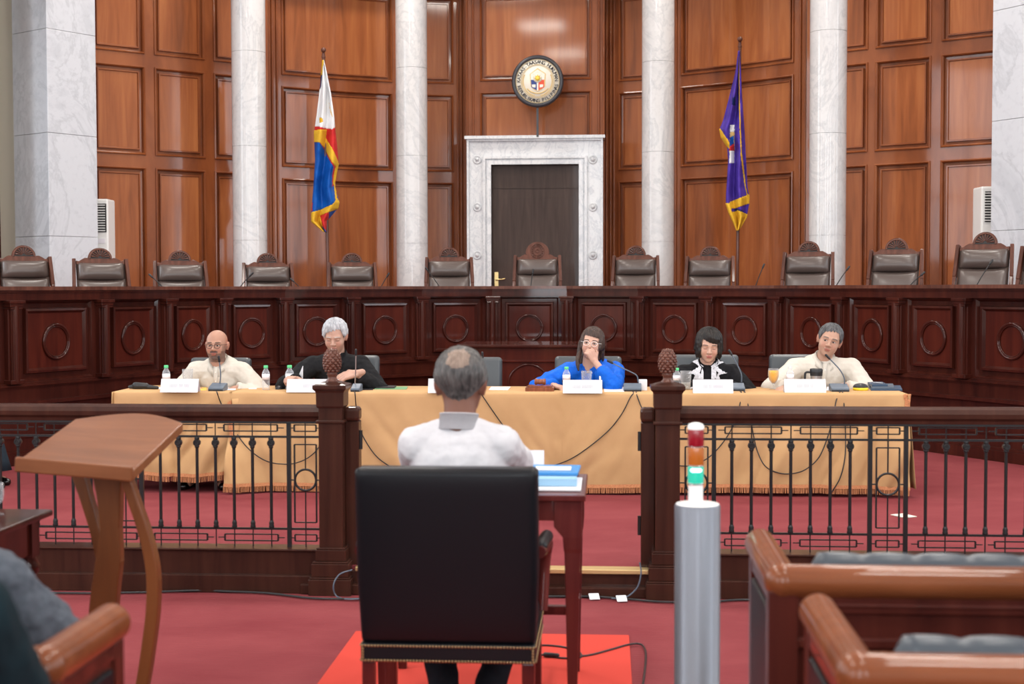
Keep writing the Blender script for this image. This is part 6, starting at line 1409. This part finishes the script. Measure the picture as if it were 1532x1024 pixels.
# ================================================================ lectern
def lerp3(a, b, t): return a + (b - a) * t
y1 = U(110, 690, 4.8).y; y2 = y1 + .58
nl, nr = atY(25, 690, y1), atY(199, 705, y1); fl_, fr_ = atY(112, 627, y2), atY(274, 633, y2)
zc1 = (nl.z + nr.z) / 2; zc2 = (fl_.z + fr_.z) / 2; lx0, lx1 = nl.x, nr.x; fx0, fx1 = fl_.x, fr_.x
lc = thing('lectern', 'reddish wooden lectern with sloping top and bowed legs', 'lectern', ((lx0 + lx1) / 2, (y1 + y2) / 2, 0))
m = MB(); n = 14; th_ = .036; top = []
outl = [(nl.x, y1, nl.z), (nr.x, y1, nr.z)] + [(fr_.x + (fl_.x - fr_.x) * i / n, y2 + .13 * math.sin(PI * i / n), lerp3(fr_.z, fl_.z, i / n) + .018 * math.sin(PI * i / n)) for i in range(n + 1)]
k_ = len(outl); m.add([Vector(v) for v in outl] + [Vector(v) - Vector((0, 0, th_)) for v in outl], [tuple(range(k_)), tuple(range(k_, 2 * k_))[::-1]] + [(i, k_ + i, k_ + (i + 1) % k_, (i + 1) % k_) for i in range(k_)]); m.build('sloping_top', 'lectern_wood', lc, bev=.006, seg=3)
m = MB(); d_ = (Vector(nr) - Vector(nl)); m.beam(Vector(nl) + Vector((-.002, -.008, -.01)), Vector(nr) + Vector((.002, -.008, -.01)), .018, .052); m.build('book_ledge', 'lectern_wood', lc, bev=.006)
ym = (y1 + y2) / 2
def path(pxs, y, w, d, name, dy=None):
    m = MB(); P = spline([atY(px, py, y + (dy[i] if dy else 0)) for i, (px, py, ww) in enumerate(pxs)], 6); ws = [p[2] for p in pxs]; N_ = len(P); vs = []
    for i, p in enumerate(P):
        w_ = np.interp(i / (N_ - 1), np.linspace(0, 1, len(ws)), ws) * p.y / F / 2
        for sx, sy in ((-1, -1), (1, -1), (1, 1), (-1, 1)): vs.append(p + Vector((sx * w_, sy * d / 2, 0)))
    m.add(vs, [(4 * i + j, 4 * i + (j + 1) % 4, 4 * i + 4 + (j + 1) % 4, 4 * i + 4 + j) for i in range(N_ - 1) for j in range(4)] + [(0, 1, 2, 3), tuple(4 * N_ - 4 + q for q in (3, 2, 1, 0))])
    return m.build(name, 'lectern_leg_wood', lc, bev=.006)
path([(162, 690, 54), (165, 740, 38), (167, 790, 30), (164, 840, 40), (158, 890, 42), (154, 950, 44), (150, 1060, 54), (148, 1150, 66)], ym + .06, 0, .05, 'column')
path([(186, 702, 16), (200, 745, 17), (217, 795, 18), (229, 850, 19), (230, 905, 19), (224, 960, 19), (214, 1024, 19), (196, 1110, 19), (188, 1150, 19)], ym - .10, 0, .05, 'bowed_leg')
path([(116, 700, 22), (132, 750, 18), (146, 800, 16), (155, 850, 16), (160, 910, 18), (156, 980, 18), (140, 1060, 18), (120, 1120, 18)], ym + .16, 0, .05, 'bowed_leg')
m = MB(); m.bb((lx0 + .02, y1 + .02, 0), (lx1 + .06, y2 + .05, .045)); m.build('base', 'lectern_leg_wood', lc, bev=.01)

# ================================================================ table at the left edge with a glass
zt = .75; c = atZ(80, 762, zt); st_ = thing('side_table', 'dark wooden table with a turned leg at the left edge', 'table', (c.x - .4, c.y - .35, 0))
m = MB(); m.bb((c.x - .9, c.y - .62, zt - .025), (c.x, c.y, zt)); m.build('tabletop', 'bench_wood', st_, bev=.008)
m = MB(); m.bb((c.x - .85, c.y - .57, zt - .16), (c.x - .05, c.y - .05, zt - .025)); m.build('apron', 'bench_panel_wood', st_, bev=.004)
for x in (c.x - .075, c.x - .83):
    for y in (c.y - .075, c.y - .55):
        m = MB(); m.bb((x - .035, y - .035, zt - .17), (x + .035, y + .035, zt - .03)); m.lathe([(.02, 0), (.026, .02), (.018, .05), (.03, .30), (.034, .46), (.024, .50), (.042, .52), (.046, .55), (.030, .575), (.036, .585)], (x, y, 0), 18); m.build('leg', 'bench_wood', st_)
p = atZ(-8, 771, zt); t = thing('water_goblet', 'clear water glass on the dark table at the left edge', 'glass', tuple(p)); m = MB(); m.lathe([(.033, 0), (.034, .003), (.006, .010), (.006, .03), (.03, .05), (.036, .08), (.033, .12), (.031, .12), (.034, .08), (.028, .053), (.001, .036)], p, 24); m.build('glass_bowl', 'glass', t)

# ================================================================ pews
def pew(corner, length, arm, right, label, back=True):
    """corner: roll centre where back rail and arm meet; the seat faces the bench (+y)"""
    cx, cy, cz = corner; s = 1 if right else -1; t = thing('pew', label, 'pew', (cx, cy, 0), 'varnished pews with padded leather backs'); r = .042
    X = lambda u: cx + s * u
    m = MB(); m.tube([(X(0), cy, cz), (X(length), cy, cz)], r, 28); m.tube([(X(0), cy, cz), (X(0), cy + arm, cz)], r, 28); m.ell((cx, cy, cz), (r * 1.04,) * 3, n=28, m=16)
    m.lathe([(r, 0), (r, .008), (r * .8, .012), (0, .012)], (X(0), cy + arm, cz), 28, Matrix.Rotation(-PI / 2, 3, 'X')); m.build('top_roll', 'pew_wood', t)
    m = MB()   # frame: end post, back stiles and rails
    m.bb((X(-.036), cy - .03, 0), (X(.036), cy + .03, cz - .02)); m.bb((X(-.030), cy + arm - .05, 0), (X(.030), cy + arm - .0, cz - .03)); m.bb((X(-.028), cy, cz - .065), (X(.028), cy + arm, cz - .03))
    m.bb((X(0), cy - .022, cz - .075), (X(length), cy + .022, cz - .03)); m.bb((X(0), cy - .028, cz - .058), (X(length), cy - .02, cz - .048)); m.bb((X(0), cy - .022, cz - .16), (X(length), cy + .02, cz - .135)); m.bb((X(0), cy - .022, .05), (X(length), cy + .02, .15))
    for k in range(4): m.bb((X(.9 + k * .9) - .03, cy - .02, .12), (X(.9 + k * .9) + .03, cy + .02, cz - .14)) if .9 + k * .9 < length else None
    m.build('frame', 'pew_panel_wood', t, bev=.004)
    m = MB(); m.bb((X(.03), cy - .008, .12), (X(length), cy + .012, cz - .04)); m.build('back_panel', 'pew_panel_wood', t)
    m = MB(); m.bb((X(-.020), cy + .03, .12), (X(.020), cy + arm - .05, cz - .06)); ap = m.build('arm_panel', 'pew_panel_wood', t); m = MB(); m.box((X(-.024), cy + arm / 2 - .01, cz - .28), (.016, arm - .12, .40)); m.build('leather_inset', 'black_leather', ap, bev=.006)
    m = MB(); m.bb((X(.03), cy + .02, .36), (X(length), cy + arm + .05, .44)); m.build('seat', 'pew_panel_wood', t, bev=.01); m = MB(); m.bb((X(.05), cy + .11, .44), (X(length), cy + arm + .04, .52)); m.build('seat_cushion', 'black_leather', t, bev=.03, seg=3)
    m = MB(); step = .128; nseg = int((length - .08) / step); vs = []; cols = nseg * 6; rows = 14
    prof = [(.030, .50), (.075, .52), (.105, .60), (.108, .70), (.104, cz - .06), (.096, cz + .02), (.078, cz + .047), (.055, cz + .052), (.034, cz + .045), (.026, cz + .02), (.026, cz - .03)]
    for i in range(cols + 1):
        u = .075 + i * step / 6; q = abs(math.sin(PI * i / 6)) ** .5; e = 1 if 0 < i < cols else .6
        for (d, z) in prof: vs.append((X(u), cy + .02 + (d - .05) * (.90 + .10 * q) * e + .03, z + .012 - .007 * (1 - q) * (z > cz - .1) - .03 * (e < 1)))
    n_ = len(prof); m.add(vs, [(i * n_ + j, (i + 1) * n_ + j, (i + 1) * n_ + j + 1, i * n_ + j + 1) for i in range(cols) for j in range(n_ - 1)], True); m.add(vs[:n_], [tuple(range(n_))]); m.build('back_cushion', 'pew_leather', t)
    return t
c = U(1170, 870, 3.42); pew(c, 2.6, .50, True, 'varnished wooden pew with grey leather cushion, nearest the railing')
c = U(1284, 1010, 2.60); pew(c, 2.2, .50, True, 'varnished wooden pew in the near corner, in front of the silver post side pew')
c = U(66, 1000, 2.66); pew(c, 1.9, .36, False, 'varnished wooden pew on the lectern side, its rolled arm showing')

# ---------------------------------------------------------------- look
sc = bpy.context.scene
w = bpy.data.worlds.new('world'); sc.world = w; w.use_nodes = True; w.node_tree.nodes['Background'].inputs[0].default_value = (.8, .9, 1, 1); w.node_tree.nodes['Background'].inputs[1].default_value = .6
sc.view_settings.view_transform = 'Standard'; sc.view_settings.look = 'None'; sc.view_settings.gamma = 1; sc.view_settings.exposure = EXPO; sc.view_settings.use_curve_mapping = False
sc.cycles.use_denoising = True; sc.cycles.max_bounces = 8; sc.cycles.diffuse_bounces = 3; sc.cycles.glossy_bounces = 4; sc.cycles.transmission_bounces = 8; sc.cycles.sample_clamp_indirect = 6
sc.cycles.caustics_reflective = False; sc.cycles.caustics_refractive = False
